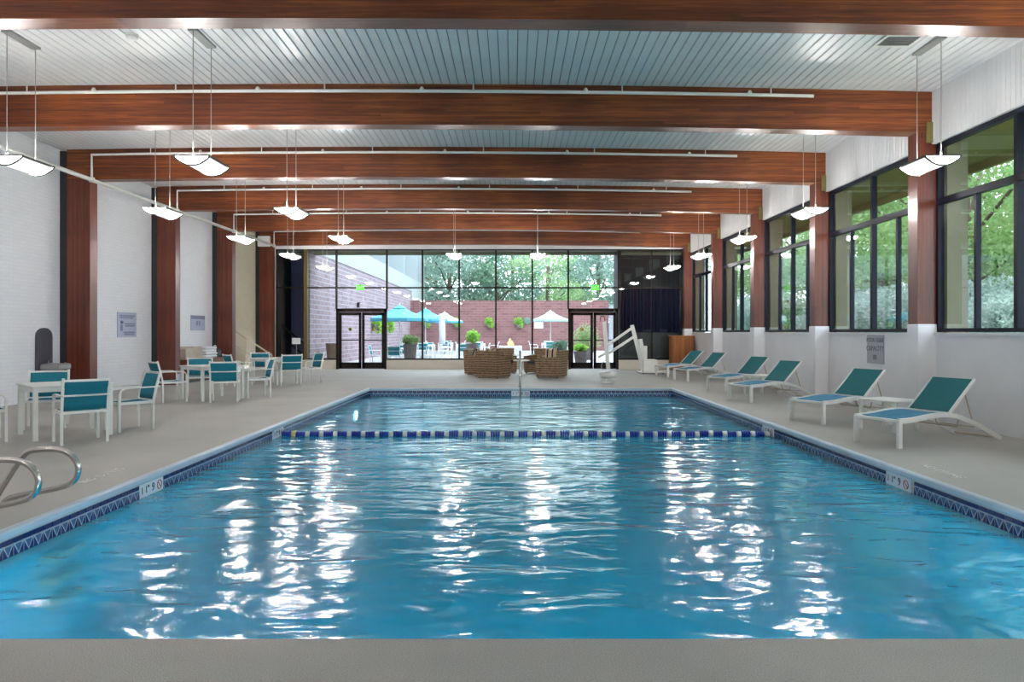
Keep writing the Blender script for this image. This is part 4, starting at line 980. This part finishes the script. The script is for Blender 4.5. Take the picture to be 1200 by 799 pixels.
for (x, y) in [(11.2, 15.5), (12.6, 17.8), (11.4, 20), (13.6, 23), (11.8, 24.5), (14.2, 27.5), (15.5, 30.5), (17.0, 29), (12.4, 33.5), (19.5, 34), (12.2, 36.6), (21, 38)]:
    lb = 'pale grey-green shrub outside the long window wall'; z = -.05+.75*min(1, max(0, (x-9.5)/4))-.02; sc = 1+.012*(y-15)
    if k == 0: sh.location = (x, y, z); sh['label'] = lb; sh['group'] = 'shrubs outside the long window wall'; sh.scale = (sc,)*3
    else: dup(sh, (x, y, z), k*1.7, lb, None, (sc,)*3)
    k += 1

# potted plants and wall planters on the patio
def pot_plant(name, lb, loc, h, r, potm, leaves, leafm, spread, ph, droop=False):
    t = thing(name, lb, 'planter', loc)
    MB().lathe([(0, 0), (r*.7, 0), (r, h), (r*1.04, h), (r*.94, h-.02), (r*.9, h-.08), (0, h-.08)], 20).build('pot', potm, t)
    MB().lathe([(0, h-.078), (r*.9, h-.078), (0, h-.05)], 14).build('soil', 'soil', t)
    if leaves:
        bl = [(rng.uniform(-.5, .5)*spread, rng.uniform(-.5, .5)*spread, h+ph*rng.uniform(.2, .7), spread*.5, spread*.5, ph*.35) for _ in range(7)]
        put('foliage', leaf_mesh('foliage', bl, leaves, .055, leafm), t)
pot_plant('planter', 'large grey tapered planter of mixed green plants outside the door', (-4.36, 30.4, 0), .95, .30, 'pot_grey', 900, 'leaf_green', .42, .5)
pot_plant('planter', 'tan tapered planter against the pale brick wing', (-7.55, 30.2, 0), 1.0, .33, 'pot_tan', 0, None, 0, 0)
pot_plant('planter', 'dark planter with a bright lime green bush', (-1.88, 33.0, 0), .95, .28, 'pot_grey', 900, 'leaf_lime', .42, .75)
pot_plant('planter', 'low dark planter of grassy plants beside the double door', (1.95, 31.5, 0), .62, .34, 'pot_grey', 900, 'leaf_dark', .5, .5)
pot_plant('planter', 'grey planter of trailing flowers seen through the double door', (3.0, 31.6, 0), .62, .33, 'pot_grey', 900, 'leaf_lime', .4, .35)
pot_plant('planter', 'tall green bush in a planter seen through the double door', (3.9, 38, 0), .6, .4, 'pot_grey', 1400, 'leaf_green', .8, 1.4)
for x in (-6.9, -4.5, -1.9, .45):
    t = thing('wall_planter', 'green plant in a wall pot on the red brick garden wall', 'planter', (x, 56.8, 1.75), 0, 'wall planters on the garden wall')
    MB().lathe([(0, 0), (.16, .02), (.24, .35), (.2, .35), (.18, .3), (0, .3)], 14).build('pot', 'pot_grey', t); MB().box(-.06, .06, .1, .21, .12, .2).build('bracket', 'black', t)
    put('foliage', leaf_mesh('foliage', [(0, 0, .55, .36, .3, .35), (.15, -.1, .3, .28, .2, .3)], 500, .07, 'leaf_lime'), t)
for k, y in enumerate((41.5, 43.5, 46.0)):
    t = thing('wall_planter', 'hanging plant in a wall pot on the pale brick wing', 'planter', (-7.9, y, 1.55), 0, 'wall planters on the brick wing')
    MB().lathe([(0, 0), (.16, .02), (.24, .35), (.2, .35), (.18, .3), (0, .3)], 14).build('pot', 'pot_grey', t); MB().box(-.26, -.12, -.05, .05, .12, .2).build('bracket', 'black', t)
    put('foliage', leaf_mesh('foliage', [(0, 0, .5, .34, .3, .35), (.1, -.1, .2, .28, .2, .4)], 500, .07, 'leaf_lime'), t)

# umbrellas
def umbrella(lb, loc, rad, top, cm, vm):
    t = thing('patio_umbrella', lb, 'umbrella', loc); n = 8; ed = top-.62*rad/1.35; vt = top-.1
    MB().tube([(0, 0, 0), (0, 0, top-.05)], .025, 8).build('pole', 'white_metal', t); MB().lathe([(0, 0), (.28, 0), (.28, .06), (.05, .1), (0, .1)], 20).build('base', 'grey_metal', t)
    b = MB(); v = []
    for r_, z in ((.12, vt), (rad*.55, ed+(vt-ed)*.42), (rad, ed)):
        for i in range(n): a = 2*PI*(i+.5)/n; v.append((r_*math.cos(a), r_*math.sin(a), z))
    b.add(v, [(k*n+i, (k+1)*n+i, (k+1)*n+(i+1) % n, k*n+(i+1) % n) for k in range(2) for i in range(n)]); cn = b.build('canopy', cm, t)
    b = MB(); v = [(rad*math.cos(2*PI*(i+.5)/n), rad*math.sin(2*PI*(i+.5)/n), z) for z in (ed, ed-.14) for i in range(n)]
    b.add(v, [(i, n+i, n+(i+1) % n, (i+1) % n) for i in range(n)]); b.build('valance', vm, cn)
    MB().lathe([(.34, top-.17), (.03, top)], 8, smooth=False, cap=False).build('vent', cm, cn); MB().lathe([(0, top+.08), (.03, top+.04), (.02, top-.02), (0, top-.02)], 8).build('finial', 'white_metal', t)
    for i in range(n):
        a = 2*PI*(i+.5)/n; MB().tube([(.05*math.cos(a), .05*math.sin(a), vt-.03), (rad*.98*math.cos(a), rad*.98*math.sin(a), ed-.02)], .012, 4).build('rib', 'white_metal', t)
umbrella('large teal patio umbrella nearest the pale brick wing', (-5.45, 34.5, 0), 1.42, 2.78, 'umbrella_teal', 'umbrella_teal')
umbrella('teal patio umbrella behind the largest one', (-5.3, 43.5, 0), 1.4, 2.9, 'umbrella_teal', 'umbrella_teal')
umbrella('pale teal patio umbrella furthest along the red brick wall', (-4.9, 51.5, 0), 1.4, 2.9, 'umbrella_pale', 'umbrella_teal')
umbrella('pale mint patio umbrella standing apart near the white sign', (2.62, 50, 0), 1.35, 2.96, 'umbrella_pale', 'umbrella_pale')
cu = thing('closed_umbrella', 'closed white patio umbrella standing between the tables', 'umbrella', (-3.7, 37.4, 0))
MB().tube([(0, 0, 0), (0, 0, 2.4)], .025, 8).build('pole', 'white_metal', cu); MB().lathe([(0, 0), (.26, 0), (.26, .06), (.05, .1), (0, .1)], 20).build('base', 'white_metal', cu)
MB().sweep([(0, 0, .85), (0.02, 0, 1.3), (0, 0, 1.8), (0, 0, 2.3), (0, 0, 2.42)], [((.17 if i % 2 else .10)*math.cos(2*PI*i/14), (.17 if i % 2 else .10)*math.sin(2*PI*i/14)) for i in range(14)]).build('folded_canopy', 'linen', cu)

for nm, x, y, wh in (('under the large teal umbrella', -5.2, 34.7, 0), ('under the second teal umbrella', -5.0, 43.3, 1), ('beside the closed umbrella', -2.6, 41.2, 2), ('under the furthest teal umbrella', -4.6, 51.2, 3), ('under the mint umbrella', 2.4, 49.6, 4), ('in the middle of the patio', -2.2, 46.5, 5)):
    dup(table0, (x, y-2.1, 0), 0, 'square white patio table %s' % nm, 'white patio tables')
    for (dx, dy), sd_ in zip(((1.0, -2.1), (-1.0, -2.1), (.0, -3.1), (0, -1.1)), ('lounger', 'brick wing', 'glass wall', 'garden wall')):
        fx, fy = -dx, -(dy+2.1)
        dup(chair0, (x+dx, y+dy, 0), face(fx, fy), 'teal patio chair at the table %s, %s side' % (nm, sd_), 'patio chairs outside %s' % nm)
fp = thing('fire_pit', 'square stone fire pit with an orange flame on the patio', 'fire pit', (-.15, 44, 0))
MB().box(-.7, .7, -.7, .7, 0, .62, bev=.03).build('stone_box', 'fire_stone', fp); MB().box(-.4, .4, -.4, .4, .62, .64).build('fire_bed', 'charcoal', fp)
for fx_, fh in ((-.12, .22), (-.03, .42), (.06, .3), (.14, .2)): MB().sweep([(fx_, 0, .63), (fx_+.03, .02, .63+fh*.4), (fx_-.02, 0, .63+fh*.75), (fx_+.02, 0, .63+fh)], [(q*math.cos(a), q*math.sin(a)) for q, a in [(.05, 2*PI*i/6) for i in range(6)]]).build('flame', 'flame', fp)
fs = thing('notice_board', 'small white notice on the red brick garden wall', 'sign', (2.05, 56.98, 1.75)); MB().box(-.35, .35, -.03, 0, 0, .5).build('panel', 'linen', fs); MB().box(-.3, .3, -.034, -.03, .3, .34).build('text_line', 'sign_grey', fs)
dk = thing('wall_disc', 'round green ornament on the red brick garden wall', 'ornament', (1.12, 56.97, 2.35)); MB().lathe([(0, 0), (.3, 0), (.3, .04), (.2, .06), (0, .07)], 18).build('disc', 'leaf_blue', dk, (0, 0, 0), (PI/2, 0, 0))

# ------------------------------------------------------------------ parked cars on the bank
def car(lb, loc, rz, paint):
    t = thing('parked_car', lb, 'car', loc, rz)
    low = [(-2.2, .35), (-2.25, .62), (-2.1, .82), (-1.2, .92), (1.55, .92), (2.1, .86), (2.2, .6), (2.15, .35)]
    MB().prism(low, -.86, .86).build('body', paint, t)
    v = []; n = 6
    cab = [(-1.45, .92), (-.75, 1.42), (-.3, 1.47), (.75, 1.47), (1.2, 1.38), (1.65, .92)]
    v = [(x, -.8+.16*(z-.92)/.55, z) for x, z in cab]+[(x, .8-.16*(z-.92)/.55, z) for x, z in cab]
    MB().add(v, [tuple(range(n)), tuple(range(2*n-1, n-1, -1))]+[(i, i+n, (i+1) % n+n, (i+1) % n) for i in range(n)]).build('cabin', paint, t)
    for s in (-1, 1):
        sd_ = [(-1.1, .97), (-.62, 1.36), (.7, 1.40), (1.05, 1.34), (1.4, .97)]
        vs = [(x, s*(.8-.16*(z-.92)/.55+.006), z) for x, z in sd_]; MB().add(vs, [tuple(range(5))]).build('side_window', 'car_glass', t)
        for x in (-1.35, 1.35): MB().lathe([(0, -.1), (.3, -.1), (.33, -.06), (.33, .06), (.3, .1), (0, .1)], 18).build('wheel', 'rubber', t, (x, s*.8, .33), (PI/2, 0, 0))
    MB().add([(-1.43, -.7, .96), (-1.43, .7, .96), (-.79, .6, 1.39), (-.79, -.6, 1.39)], [(0, 1, 2, 3)]).build('windscreen', 'car_glass', t, (-.012, 0, .006)); MB().add([(1.62, -.7, .96), (1.62, .7, .96), (1.22, .6, 1.36), (1.22, -.6, 1.36)], [(0, 1, 2, 3)]).build('rear_window', 'car_glass', t, (.012, 0, .006))
    for y in (-.6, .6): MB().box(-2.27, -2.2, y-.18, y+.18, .62, .74).build('headlight', 'linen', t)
car('white parked car outside the windows near the wooden cabinet', (14.0, 41.0, .70), 1.3, 'car_white')
car('blue parked car outside the windows near the middle loungers', (18.2, 47.0, .70), 1.0, 'car_blue')
